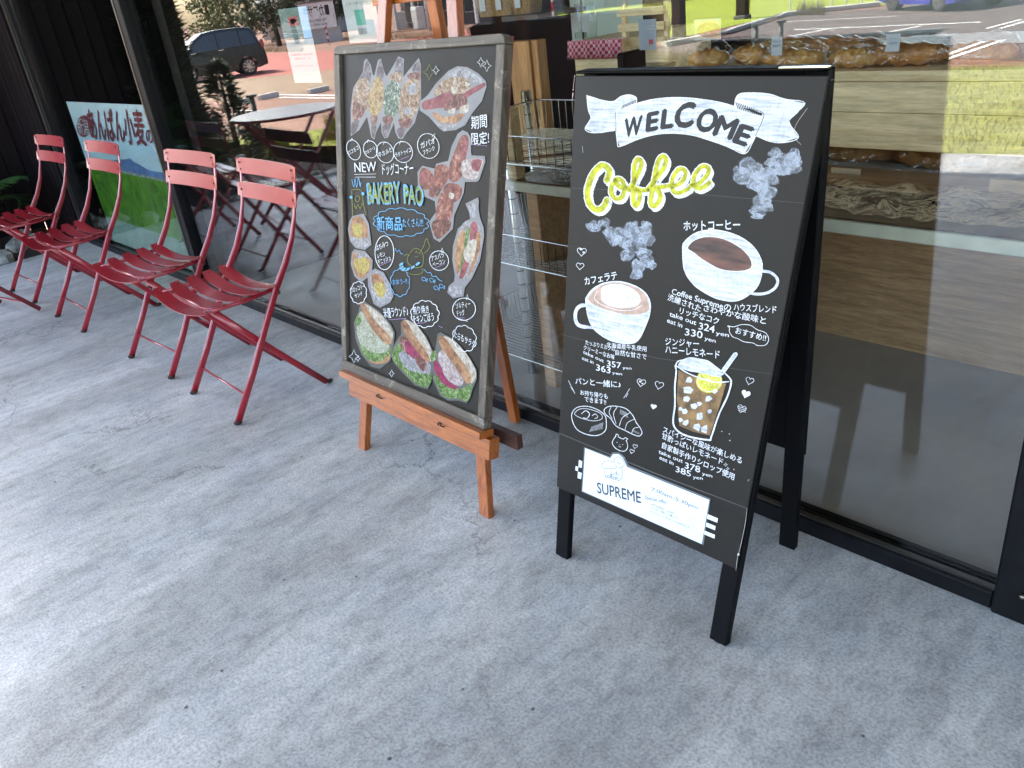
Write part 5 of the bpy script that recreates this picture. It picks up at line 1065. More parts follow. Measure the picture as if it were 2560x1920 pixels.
# price cards
def card(label, px4, y, m, txt, th=.002, tilt=0):
    return notice(label, *px4, y, m, txt, name='price_card', dep=th)
card('tan price card on the lower shelf right of the A-frame', [(2085, 418), (2156, 424), (2145, 455), (2070, 449)], .52, mat('tan card', (.52, .38, .22), .6), [('あんぱん', .1, .5, .5, .25, M['grey_print']), ('180円', .5, .9, .5, .25, M['grey_print'])])
card('pink price card clipped above the loaves', [(2384, 390), (2470, 397), (2465, 420), (2378, 412)], .60, mat('pink card', (.62, .52, .54), .6), [('食パン 320', .3, .9, .55, .3, M['grey_print'])])
card('orange price card at the right of the lower shelf', [(2482, 446), (2590, 460), (2580, 490), (2466, 476)], .42, mat('orange card', (.62, .40, .20), .6), [('クロワッサン', .3, .95, .6, .3, M['grey_print'])])
card('white printed price card standing on the counter', [(2218, 84), (2252, 84), (2246, 130), (2212, 128)], .56, M['white_sheet'], [('バゲット', .1, .9, .3, .12, M['grey_print']), ('280円', .2, .8, .6, .14, M['grey_print'])])
card('slim white price card standing behind the sign top', [(1932, 92), (1958, 92), (1952, 140), (1925, 138)], .56, M['white_sheet'], [('カレー', .1, .9, .3, .12, M['grey_print']), ('200円', .1, .9, .55, .14, M['grey_print'])])
notice('grey card with a red dot standing left on the counter', (1602, 46), (1645, 50), (1636, 128), (1592, 122), .60, mat('grey card', (.28, .31, .36), .5), [], name='price_card', dep=.002, bands=((.58, .82, .66, .82, M['crimson_print'], 'red_dot'), (.5, .9, .2, .22, M['white_sheet'], 'printed_line'), (.5, .9, .3, .32, M['white_sheet'], 'printed_line')))
notice('photo card of golden bread standing on the counter', (1742, 46), (1808, 48), (1795, 101), (1728, 99), .62, M['white_sheet'], [], name='price_card', dep=.002, bands=((.04, .96, .05, .95, M['pine'], 'photo_ground'),))
pcc = SC.objects[-1].parent if False else [o for o in SC.objects if o.get('label', '').startswith('photo card')][0]
plc = VPlane(.62, pcc); plc.lay = 60; ink = Ink(plc); ink.off += .002; ink.fill([(1752, 62), (1775, 55), (1800, 64), (1798, 86), (1775, 92), (1755, 90), (1745, 78)]); ink.done('bread_print', M['crust2']); ink = Ink(plc); ink.off += .003; ink.dot((1776, 70), 9, 12, 6); ink.dot((1760, 80), 7, 12, 5); ink.done('bread_print', M['crust'])
rc = bpy.data.objects.new('red_dot', bpy.data.meshes.new('red_dot')); 
bpy.data.objects.remove(rc)
# left end: cabinet of pale wood and wire rack
kd = empty('brown_bin', (-2.3, .9, 0), 0, 'tall orange brown wooden case behind the wire rack', 'cabinet')
p = ony(1268, 105, .75); q = ony(1318, 220, .75)
M['case_wood'] = wood('orange brown case wood', (.50, .24, .08), (.34, .15, .05), 1.2, 'z', .45, .1)
bx('case', p.x, p.x+.115, .75, .80, .62, p.z, M['case_wood'], kd); bx('case_side', p.x+.118, p.x+.15, .76, .81, .55, p.z, M['case_wood'], kd)
# rack
M['chrome'] = mat('chrome wire', (.34, .34, .33), .25, 1.0, var=.1, vs=40)
M['pole_chrome'] = mat('pole chrome', (.75, .76, .74), .3, .75, var=.15, vs=60)
rk = empty('wire_rack', (-1.99, .245, 0), 0, 'chrome wire shelf rack on a round pole between the two signs', 'rack')
X0, X1, Y0, Y1 = -2.20, -1.30, .20, .62; PXm = -1.985
def tube(name, a, c, r, m='chrome', par=rk, n=8): b = MB(); b.tube(a, c, r, n); o = rel(b.make(name, M[m], smooth=True), par); return o
for (x, y) in ((PXm, .245), (-1.32, .245), (-2.24, .60), (-1.32, .60)):
    o = tube('pole', (x, y, .055), (x, y, .93), .0125, 'pole_chrome', n=12)
    b = MB(); b.tube((x, y, .0), (x, y, .06), .014, 10); b.make('pole_foot', M['tray'], o)
    b = MB(); [b.tube((x, y, z), (x, y, z+.004), .0132, 12) for z in [.1+.05*i for i in range(16)]]; b.make('groove_ring', M['black_alu'], o)['kind'] = 'stuff'
    b = MB(); b.tube((x, y, .885), (x, y, .935), .019, 12); b.make('collar', M['chrome'], o)
for z, hgt in ((.13, .10), (.47, .12), (.80, .10)):
    b = MB(); n = 26
    for i in range(n+1):
        y = .11+(Y1-.11)*i/n if False else Y0-.06+(Y1-Y0+.06)*i/n
        b.tube((X0, y, z), (X1, y, z), .0016, 5); b.tube((X0, y, z), (X0-.01, y, z+hgt), .0016, 5)
    for i in range(28):
        x = X0+(X1-X0)*i/27; b.tube((x, Y1, z), (x, Y1, z+hgt), .0016, 5)
        if z > .2: b.tube((x, Y0-.06, z), (x, Y0-.06, z+hgt*.8), .0016, 5)
    for y in (Y0-.06, Y1): b.tube((X0, y, z-.004), (X1, y, z-.004), .002, 6)
    b.tube((X0-.01, Y0-.06, z+hgt), (X0-.01, Y1, z+hgt), .0025, 6); b.tube((X0-.01, Y1, z+hgt), (X1, Y1, z+hgt), .0025, 6)
    if z > .2: b.tube((X0, Y0-.06, z+hgt*.8), (X1, Y0-.06, z+hgt*.8), .0018, 6)
    o = rel(b.make('wire_basket', M['chrome']), rk); o['kind'] = 'stuff'
# side bench: pale shelf behind the rack
bn = empty('side_shelf', (-1.9, .8, 0), 0, 'low pale shelf board behind the wire rack', 'shelf')
p = ony(1314, 452, .55); bx('shelf_board', p.x, -1.62, .56, .95, p.z-.016, p.z, M['kick'], bn); bx('shelf_lip', p.x, -1.62, .55, .559, p.z-.013, p.z+.001, M['shelf_edge'], bn); bx('shelf_back', p.x, -1.62, .95, .97, 0, .95, M['shop_wall'], bn)
# gingham covered table, serving bench, back furniture
gm, nt, bb = newmat('red gingham cloth'); tc = N(nt, 'ShaderNodeTexCoord'); ck = N(nt, 'ShaderNodeTexChecker'); ck.inputs['Scale'].default_value = 75; ck.inputs['Color1'].default_value = (.42, .02, .06, 1); ck.inputs['Color2'].default_value = (.68, .40, .42, 1)
nt.links.new(tc.outputs['Object'], ck.inputs[0]); nt.links.new(ck.outputs[0], bb.inputs['Base Color']); bb.inputs['Roughness'].default_value = .85
gt = empty('gingham_table', (-1.9, 1.2, 0), 0, 'counter with a red and white checked cloth hanging over its front', 'table')
YG = 1.15; p1, p2 = ony(1438, 103, YG), ony(1540, 90, YG); p3 = ony(1442, 128, YG)
bx('table_box', p1.x-.02, p2.x+.02, YG+.01, YG+.5, .4, p1.z, M['pine'], gt); 
b = MB(); n = 24; V = []
for i in range(n+1):
    x = p1.x-.04+(p2.x+.03-p1.x+.04)*i/n; wv = .006*math.sin(i*1.1); V += [(x, YG-.004+wv*.3, p1.z+.003), (x, YG-.012+wv, p1.z-.07), (x, YG-.014-wv, p3.z-.02)]
fs = []
for i in range(n): fs += [(3*i, 3*i+1, 3*i+4, 3*i+3), (3*i+1, 3*i+2, 3*i+5, 3*i+4)]
rel(build('checked_cloth', V, fs, gm, smooth=True), gt)
for i, (px, lb) in enumerate(((1452, 'glass jar with white paper sleeve on the checked table'), (1478, 'clear glass jar in a dark basket on the checked table'))):
    c = ony(px, 92-i*3, YG+.1); jr = empty('jar', (c.x, YG+.1, p1.z+.003), 0, lb, 'jar'); b = MB()
    b.sweep([(0, 0, .0), (0, 0, .05), (0, 0, .10), (0, 0, .12), (0, 0, .135)], [.05, .055, .052, .04, .04], [.05, .055, .052, .04, .04], side=(1, 0, 0), n=14); b.make('vessel', M['glass'], jr, smooth=True)
    b = MB(); b.box((0, -.032, .06), (.04, .001, .07)); b.make('paper_sleeve', M['white_sheet'], jr)
pn = empty('pale_screen', (-1.4, 1.9, 0), 0, 'large pale grey green screen standing behind the counter', 'screen')
YW = 1.9; a = ony(1430, 95, YW); c = ony(1608, 80, YW)
M['pale_screen'], nt, bb = newmat('pale green grey blind'); ou = nt.nodes['Material Output']; tl_ = N(nt, 'ShaderNodeBsdfTranslucent'); tl_.inputs[0].default_value = (.80, .86, .78, 1)
bb.inputs['Base Color'].default_value = (.74, .78, .72, 1); bb.inputs['Roughness'].default_value = .8; mx_ = N(nt, 'ShaderNodeMixShader'); mx_.inputs[0].default_value = .6; nt.links.new(bb.outputs[0], mx_.inputs[1]); nt.links.new(tl_.outputs[0], mx_.inputs[2]); nt.links.new(mx_.outputs[0], ou.inputs[0])
bx('screen_panel', a.x, c.x, YW, YW+.004, .9, 1.9, M['pale_screen'], pn); e1 = ony(1455, 30, YW); bx('screen_joint', e1.x-.006, e1.x+.006, YW-.004, YW-.001, .9, 1.9, M['tray'], pn, 0)
lc = empty('crate_shelf', (-1.2, 1.3, 0), 0, 'light wooden slatted crate right of the checked cloth', 'crate')
a = ony(1545, 88, 1.2); c = ony(1600, 125, 1.2)
for i in range(3): bx('slat', a.x, c.x+.12, 1.2, 1.212, c.z+.015+i*.055, c.z+.045+i*.055, M['pine'], lc, .001)
for x in (a.x+.01, c.x+.11): bx('upright', x, x+.02, 1.213, 1.235, c.z-.3, c.z+.17, M['pine'], lc, .001)
bx('base', a.x, c.x+.13, 1.24, 1.5, c.z-.3, c.z-.0, M['pine'], lc)
# baskets on a high shelf
hs = empty('basket_shelf', (-2.4, 1.1, 0), 0, 'dark shelf holding wicker baskets behind the easel', 'shelf')
a = ony(1252, 42, 1.0); c = ony(1345, 40, 1.0); bx('shelf_board', a.x, c.x, 1.0, 1.3, a.z-.02, a.z, M['tray'], hs)
for i, (px, lb) in enumerate(((1222, 'small wicker basket behind the easel post'), (1262, 'wicker basket with a white tag on the dark shelf'), (1310, 'brown wicker basket at the right end of the dark shelf'))):
    c = ony(px, 20, 1.1); bk = empty('wicker_basket', (c.x, 1.12, a.z), 0, lb, 'basket'); b = MB(); W2 = mat('wicker', (.32, .19, .08), .7, var=.4, vs=120, bump=.8, bs=150)
    b.sweep([(0, 0, 0), (0, 0, .05), (0, 0, .10), (0, 0, .103), (0, 0, .02)], [.11, .13, .14, .13, .10], [.09, .10, .11, .10, .08], side=(1, 0, 0), n=16, sq=3.5); b.make('woven_body', W2, bk)
    b = MB(); b.box((.0, -.056, .05), (.035, .002, .05)); b.make('tag', M['white_sheet'], bk)
# black tape dispenser / grill on the counter
td = empty('bread_slicer', (-1.5, .55, .98), 0, 'black machine with a ribbed tray at the left of the counter', 'machine')
a = ony(1545, 145, .56); c = ony(1640, 150, .56)
bx('black_body', a.x-.0, a.x+.035, .55, .66, .979, 1.055, M['black_paint'], td, .006); bx('tray_bed', a.x+.035, c.x, .56, .66, 1.0, 1.012, M['chrome'], td)
for i in range(14): bx('rib', a.x+.045+i*(c.x-a.x-.05)/14, a.x+.050+i*(c.x-a.x-.05)/14, .556, .559, .99, 1.01, M['white_sheet'], td, 0)
# interior dark stool behind the left window, yellow wooden post seen behind the mirrored table
wp = empty('wooden_stand', (-4.0, .8, 0), 0, 'pale yellow wooden display stand inside the window beside the mirrored table', 'stand')
c = ony(660, 300, .9)
bx('post', c.x-.03, c.x+.03, .9, .94, 0, ony(662, 262, .9).z, M['pine'], wp); bx('ledge_box', c.x+.035, c.x+.14, .88, .98, ony(690, 355, .9).z, ony(690, 326, .9).z, M['pine'], wp); bx('stand_foot', c.x-.1, c.x+.14, .82, 1.02, 0, .03, M['pine'], wp)
# ================================================================== planting at the left end
M['frond'] = mat('cycad leaf', (.022, .060, .016), .4, var=.4, vs=10, c2=(.05, .13, .03), coat=.2)
M['needle'] = mat('conifer needles', (.012, .030, .012), .7, var=.4, vs=12, c2=(.035, .065, .020))
M['bark'] = mat('dark bark', (.05, .032, .022), .9, var=.4, vs=18, bump=.8, bs=30)
M['stone'] = mat('garden stone', (.26, .25, .22), .85, var=.35, vs=9, bump=.5, bs=25, c2=(.50, .48, .43))
def frond(L, droop, m=M['frond']):
    V = []; Fs = []; n = 26; prevp = None; pts = []
    for i in range(n+1):
        t = i/n; x = L*t*math.cos(droop*t*.9); z = L*(.55*t-.0)*(1-t*droop*.9); pts.append(Vector((x, 0, z)))
    b = MB(); b.sweep(pts, [.010*(1-.8*i/n) for i in range(n+1)], [.008*(1-.8*i/n) for i in range(n+1)], side=(0, 1, 0), n=5)
    for i in range(3, n):
        p = pts[i]; t = i/n; ll = L*.26*math.sin(math.pi*min(1, t*1.02+.08))**.6
        for s in (-1, 1):
            for h in (0, .5):
                q = p+(pts[min(i+1, n)]-p)*h; e = q+Vector((ll*.45, s*ll*.85, -ll*.12+random.uniform(-.01, .01))); w_ = Vector((.0065, 0, .001)); b.add([q-w_, q+w_, q+(e-q)*.6+w_*.8, e, q+(e-q)*.6-w_*.8], [(0, 1, 2, 3, 4)])
    return b, m
def cycad(loc, label, nf=12, L=.75, seed=3, zc=.22):
    rr = random.Random(seed); random.seed(seed); rt = empty('cycad_palm', loc, rr.uniform(0, 6), label, 'palm')
    b = MB(); b.sweep([(0, 0, 0), (0, 0, zc*.6), (0, 0, zc)], [.16, .18, .12], [.16, .18, .12], side=(1, 0, 0), n=10); b.make('trunk', M['bark'], rt)
    for i in range(nf):
        b, m = frond(L*rr.uniform(.8, 1.1), rr.uniform(.75, 1.25)); o = b.make('frond', m, rt); o.location = (0, 0, zc); o.rotation_euler = (rr.uniform(-.2, .2), rr.uniform(-.75, .15), i*6.2832/nf+rr.uniform(-.2, .2))
    return rt
cycad((-6.85, -.62, -.05), 'spiky green cycad palm beside the chair farthest left', 14, .85, 3, .30)
cycad((-6.95, -1.30, -.05), 'low cycad palm near the front of the planting bed', 11, .6, 8, .15)
for i, (px, py, sx, lb) in enumerate(((42, 610, .12, 'long pale stone edging the planting bed'), (90, 600, .10, 'pale square stone at the patio corner behind the first chair'), (10, 640, .10, 'grey stone at the left frame edge'), (60, 588, .07, 'small dark stone under the palm leaves'))):
    p = onz(px, py, 0); rs = random.Random(i); b = MB(); b.ball((0, 0, 0), (sx, sx*.7, .055), 9, 6, .12); o = b.make('garden_stone', M['stone'], smooth=False); o.location = (min(p.x, -6.30), p.y, -.01); o.rotation_euler = (0, 0, rs.uniform(0, 3)); tag(o, lb, 'stone', 'stones edging the planting bed')
STL = ['rounded grey edging stone nearest the first chair', 'rounded grey edging stone second from the first chair', 'rounded grey edging stone third from the first chair', 'rounded grey edging stone fourth from the first chair', 'rounded grey edging stone beside the middle of the siding wall', 'rounded grey edging stone sixth along the bed', 'rounded grey edging stone just before the conifer', 'rounded grey edging stone next to the conifer trunk', 'rounded grey edging stone at the outer end of the bed']
for i in range(9):
    b = MB(); s_ = random.uniform(.05, .11); b.ball((0, 0, 0), (s_, s_*.8, s_*.6), 8, 5, .14); o = b.make('garden_stone', M['stone']); o.location = (-6.30-.05*random.random(), -.75-i*.19, -.01); tag(o, STL[i], 'stone', 'stones edging the planting bed')
def conifer(loc, h, r, label, seed=1, n=5200, lean=0):
    rr = random.Random(seed); rt = empty('conifer', loc, 0, label, 'tree'); b = MB(); b.sweep([(0, 0, 0), (lean*.5, 0, h*.5), (lean, 0, h*.95)], [.10*r+.05, .06, .015], [.10*r+.05, .06, .015], side=(1, 0, 0), n=8); b.make('trunk', M['bark'], rt)
    V = []; Fs = []
    cl = [(rr.uniform(.06, .98), rr.uniform(0, 6.28), rr.uniform(.35, 1)) for _ in range(60)]
    for i in range(n):
        t, a, q = rr.choice(cl); t = max(.03, min(1, t+rr.gauss(0, .035))); a += rr.gauss(0, .28); R_ = r*(1-t)**.55*q*rr.uniform(.55, 1.1)
        p = Vector((R_*math.cos(a)+lean*t, R_*math.sin(a), t*h)); d = Vector((math.cos(a)+rr.uniform(-.5, .5), math.sin(a)+rr.uniform(-.5, .5), rr.uniform(-.1, .9))).normalized()
        ll = r*rr.uniform(.12, .26); sd = d.cross(Vector((rr.uniform(-1, 1), rr.uniform(-1, 1), rr.uniform(-1, 1)))).normalized()*ll*.10; k = len(V)
        V += [p-sd, p+sd, p+d*ll]; Fs.append((k, k+1, k+2))
    build('crown', V, Fs, M['needle'], rt); return rt
conifer((-7.5, -1.24, -.1), 3.6, .42, 'dark conifer at the end of the siding wall, seen mirrored in the window', 2, 17000)
conifer((-8.6, -2.3, -.3), 1.2, .4, 'low dark conifer bush beyond the patio corner', 5, 4000)
# ================================================================== the street mirrored in the glass
M['bollard'] = mat('dark bollard', (.03, .032, .034), .5)
for px, py, ht, lb in ((655, 355, .60, 'dark bollard with a wide cap mirrored above the round table'), (1888, 150, .52, 'left dark bollard of the pair at the lawn edge'), (1950, 150, .55, 'right dark bollard of the pair at the lawn edge')):
    p = mz(px, py, -.25); rt = empty('bollard', p, 0, lb, 'bollard', 'dark bollards along the lawn'); b = MB(); b.tube((0, 0, -.2), (0, 0, ht-.02), .035, 12); b.make('post', M['bollard'], rt, smooth=True); b = MB(); b.disc((0, 0, ht-.02), .075, .03, 16); b.make('cap', M['bollard'], rt)
for i, (px, py, lb) in enumerate(((597, 262, 'concrete wheel stop farthest left, near the conifer'), (672, 246, 'concrete wheel stop behind the dark bollard'), (797, 231, 'concrete wheel stop right of the paper notice'))):
    p = mz(px, py, G); q = mz(px+20, py-4.5, G); a = math.atan2(q.y-p.y, q.x-p.x); rt = empty('wheel_stop', p, a, lb, 'wheel stop', 'wheel stops in the lot')
    b = MB(); b.prism([(-.075, 0), (.075, 0), (.055, .12), (-.055, .12)], -.30, .30, 'x'); b.make('block', M['pale_conc'], rt, bevel=.01)
    b = MB(); b.disc((-.15, 0, .119), .022, .004, 10); b.make('bolt_hole', M['tray'], rt); b = MB(); b.disc((.15, 0, .119), .022, .004, 10); b.make('bolt_hole', M['tray'], rt)
# car builder: side profile lofted across the width
M['car_glass'] = mat('car window glass', (.03, .04, .05), .08, 0, .5, var=.2, coat=.2)
M['tyre'] = mat('tyre rubber', (.02, .02, .02), .8); M['alloy'] = mat('alloy wheel', (.62, .62, .62), .25, 1)
M['tail'] = mat('red tail lamp', (.35, .02, .02), .15, coat=1); M['lamp'] = mat('clear head lamp', (.75, .78, .8), .12, coat=1)
def car(loc, rz, paint, label, L=3.75, H=1.66, Wd=1.60):
    rt = empty('parked_car', loc, rz, label, 'car'); s = L/3.75; hs_ = H/1.66
    prof = [(-1.86, .30), (-1.87, .55), (-1.82, .86), (-1.72, 1.02), (-1.58, 1.45), (-1.45, 1.60), (-1.0, 1.655), (-.2, 1.66), (.35, 1.60), (.70, 1.42), (1.12, 1.03), (1.55, .90), (1.80, .72), (1.87, .45), (1.84, .24), (1.45, .20)]
    def arch(cx): return [(cx+.36*math.cos(a), .30+.36*math.sin(a)) for a in [math.radians(x) for x in (0, 30, 60, 90, 120, 150, 180)]]
    poly = prof+[(1.48, .22)]+arch(1.15)[1:]+[(.76, .20), (-.70, .20)]+arch(-1.10)[1:]+[(-1.50, .22)]
    b = MB(); secs = [(-1, .0), (-.97, .5), (-.90, 1)]
    def ring(y, ins):
        out = []
        for x, z in poly:
            tum = max(0, (z-.95))*.20 if z > .95 else 0
            out.append(Vector((x*s*(1-.012*ins), y*(Wd/2-tum-(.03*(1-min(1, abs(z-.6)*3)) if False else 0)), z*hs_*(1-.004*ins))))
        return out
    n = len(poly); R_ = [ring(-1, 1), ring(-.96, 0), ring(.96, 0), ring(1, 1)]
    for r_ in R_: b.v += r_
    for j in range(3):
        for i in range(n): b.f.append((j*n+i, j*n+(i+1) % n, (j+1)*n+(i+1) % n, (j+1)*n+i))
    b.f += [tuple(range(n)), tuple(reversed(range(3*n, 4*n)))]; b.m = [0]*len(b.f)
    body = b.make('body', paint, rt)
    for sg in (-1, 1):
        wins = [[(-1.56, 1.06), (-1.02, 1.04), (-1.02, 1.54), (-1.40, 1.52)], [(-.96, 1.04), (-.16, 1.02), (-.16, 1.55), (-.96, 1.56)], [(-.10, 1.02), (1.00, 1.0), (.62, 1.34), (.30, 1.52), (-.10, 1.55)]]
        for wn in wins:
            P = [Vector((x*s, sg*(Wd/2-max(0, z-.95)*.20+.004), z*hs_)) for x, z in wn]; b = MB(); Bk = [q-Vector((0, sg*.01, 0)) for q in P]; m_ = len(P)
            b.add(P+Bk, [tuple(range(m_)), tuple(reversed(range(m_, 2*m_)))]+[(k, (k+1) % m_, m_+(k+1) % m_, m_+k) for k in range(m_)]); b.make('side_window', M['car_glass'], rt)
        b = MB(); b.ball((.92*s, sg*(Wd/2+.10), 1.06), (.06, .09, .07), 10, 6); b.make('wing_mirror', paint, rt, smooth=True)
        for x in (-.30, .72): b = MB(); b.bar((x*s, sg*(Wd/2+.012), .93), (x*s+.18, sg*(Wd/2+.012), .93), .02, .03, side=(0, 1, 0)); b.make('door_handle', M['alloy'], rt)
        for x in (-.93, -.13): b = MB(); b.box((x*s, sg*(Wd/2+.0005), .62), (.008, .004, .78)); b.make('door_seam', M['tyre'], rt)
        b = MB(); b.box((-1.79*s, sg*(Wd/2-.06), .98), (.10, .14, .26)); b.make('tail_lamp', M['tail'], rt, bevel=.02)
        b = MB(); b.box((1.68*s, sg*(Wd/2-.13), .74), (.22, .22, .12)); b.make('head_lamp', M['lamp'], rt, bevel=.03)
        for x in (1.15, -1.10):
            w0 = MB(); w0.v = []; 
            ring_ = [(x*s+.29*math.cos(a*.3142), .29+.29*math.sin(a*.3142)) for a in range(20)]
            w0.prism(ring_, sg*(Wd/2-.20), sg*(Wd/2-.01)); ty = w0.make('tyre', M['tyre'], rt)
            w1 = MB(); w1.sweep([(x*s+.195*math.cos(a*.2618), sg*(Wd/2-.005), .29+.195*math.sin(a*.2618)) for a in range(25)], .03, .02, side=(0, 1, 0), n=6)
            for k in range(9): a = k*.698; w1.bar((x*s, sg*(Wd/2-.004), .29), (x*s+.19*math.cos(a), sg*(Wd/2-.004), .29+.19*math.sin(a)), .014, .028, side=(0, 1, 0))
            w1.make('rim', M['alloy'], ty)
    ws_ = [(1.10, 1.04), (.66, 1.44)]
    b = MB(); y_ = Wd/2-.14; b.add([(1.115*s, -y_-.05, 1.05*hs_), (1.115*s, y_+.05, 1.05*hs_), (.73*s, y_-.03, 1.425*hs_), (.73*s, -y_+.03, 1.425*hs_), (1.095*s, -y_-.05, 1.02*hs_), (1.095*s, y_+.05, 1.02*hs_), (.70*s, y_-.03, 1.40*hs_), (.70*s, -y_+.03, 1.40*hs_)], [(0, 1, 2, 3), (7, 6, 5, 4), (0, 4, 5, 1), (1, 5, 6, 2), (2, 6, 7, 3), (3, 7, 4, 0)]); b.make('windscreen', M['car_glass'], rt)
    b = MB(); b.add([(-1.735*s, -.66, 1.06*hs_), (-1.735*s, .66, 1.06*hs_), (-1.60*s, .58, 1.46*hs_), (-1.60*s, -.58, 1.46*hs_), (-1.70*s, -.66, 1.06*hs_), (-1.70*s, .66, 1.06*hs_), (-1.57*s, .58, 1.46*hs_), (-1.57*s, -.58, 1.46*hs_)], [(0, 1, 2, 3), (7, 6, 5, 4), (0, 4, 5, 1), (1, 5, 6, 2), (2, 6, 7, 3), (3, 7, 4, 0)]); b.make('rear_window', M['car_glass'], rt)
    b = MB(); b.box((-1.875*s, 0, .60), (.02, .34, .17)); b.make('number_plate', M['white_sheet'], rt)
    return rt
pw, pf = mz(628, 187, G), mz(455, 208, G); v = (pf-pw); dist = v.length; hd = math.atan2(v.y, v.x); dirv = v.normalized(); nrm = Vector((-dirv.y, dirv.x, 0))
if nrm.y > 0: nrm = -nrm
s_c = .92; camm = mir(CAM); vw = ((pw+pf)*.5-camm); vw.z = 0; vw.normalize()
side = Vector((-vw.y, vw.x, 0)); side = side if side.dot(dirv) > 0 else -side
dirv = (side*math.cos(.16)+vw*-math.sin(.16)*1).normalized(); hd = math.atan2(dirv.y, dirv.x); nrm = Vector((-dirv.y, dirv.x, 0)); nrm = nrm if nrm.dot(vw) > 0 else -nrm
cc = pw+dirv*(1.10*s_c)+nrm*.78
M['black_paint_car'] = mat('dark blue black car paint', (.006, .010, .013), .18, .0, .4, var=.1, coat=.25)
car(cc, hd, M['black_paint_car'], 'dark compact car parked across the lot, mirrored in the left window', L=3.75*s_c, H=1.58)
red_c = car(cc+nrm*2.6+dirv*2.2, hd, mat('red car paint', (.35, .02, .03), .15, 0, .6, coat=1), 'red car mostly hidden behind the dark compact car', L=3.6, H=1.50)
pb = mz(2300, 34, G); vb = mz(2420, 26, G)-mz(2200, 36, G)
car(pb+Vector((0, -1.3, 0)), math.atan2(vb.y, vb.x)+.45, mat('blue car paint', (.02, .03, .35), .15, 0, .6, coat=1), 'blue car on the road, mirrored at the top right of the window', L=3.4, H=1.5)
# roadside things
M['leaf'] = mat('sunlit pine foliage', (.075, .11, .025), .7, var=.4, vs=.9, c2=(.19, .22, .07)); M['leafd'] = mat('dark foliage', (.025, .045, .016), .7, var=.4, vs=.9, c2=(.07, .10, .03))  # sunlight on the pines is put into the lighter leaf colour
def tree(px, py, h, r, label, seed, m='leaf', n=1700, z=G, ls=.30):
    rr = random.Random(seed); loc = mz(px, py, z); rt = empty('roadside_tree', loc, 0, label, 'tree', 'trees across the road'); b = MB()
    b.sweep([(0, 0, -.1), (.1*h*rr.uniform(-1, 1), 0, h*.5), (.1*h*rr.uniform(-1, 1), 0, h*.85)], [.35, .22, .06], [.35, .22, .06], side=(1, 0, 0), n=8)
    cl = []
    for i in range(11):
        a = rr.uniform(0, 6.28); t = rr.uniform(.22, .98); q = r*rr.uniform(.3, 1)*(1.15-t); c = Vector((q*math.cos(a), q*math.sin(a), t*h)); cl.append((c, r*rr.uniform(.28, .5))); b.sweep([(0, 0, t*h*.75), c], [.10, .03], [.10, .03], side=(1, 0, 0), n=5)
    b.make('trunk', M['bark'], rt); V = []; Fs = []
    for i in range(n):
        c, q = rr.choice(cl); p = c+Vector((rr.gauss(0, q*.5), rr.gauss(0, q*.5), rr.gauss(0, q*.32))); u = Vector((rr.uniform(-1, 1), rr.uniform(-1, 1), rr.uniform(-1, 1))).normalized(); w_ = u.cross(Vector((rr.uniform(-1, 1), rr.uniform(-1, 1), rr.uniform(-1, 1)))).normalized(); l_ = ls*rr.uniform(.5, 1.1); k = len(V)
        V += [p-u*l_*.5, p+w_*l_*.28, p+u*l_*.5, p-w_*l_*.28]; Fs.append((k, k+1, k+2, k+3))
    build('crown', V, Fs, M[m], rt); return rt
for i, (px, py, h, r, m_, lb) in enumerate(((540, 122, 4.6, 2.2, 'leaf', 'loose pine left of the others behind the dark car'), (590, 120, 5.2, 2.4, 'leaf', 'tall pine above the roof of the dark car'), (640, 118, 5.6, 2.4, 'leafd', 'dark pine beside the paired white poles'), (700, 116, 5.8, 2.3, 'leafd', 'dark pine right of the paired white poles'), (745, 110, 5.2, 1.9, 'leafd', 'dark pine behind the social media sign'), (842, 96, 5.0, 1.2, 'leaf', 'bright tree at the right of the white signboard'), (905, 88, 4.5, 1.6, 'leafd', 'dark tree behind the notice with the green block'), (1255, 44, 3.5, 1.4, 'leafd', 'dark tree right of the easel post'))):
    tree(px, py, h, r, lb, 10+i, m_)
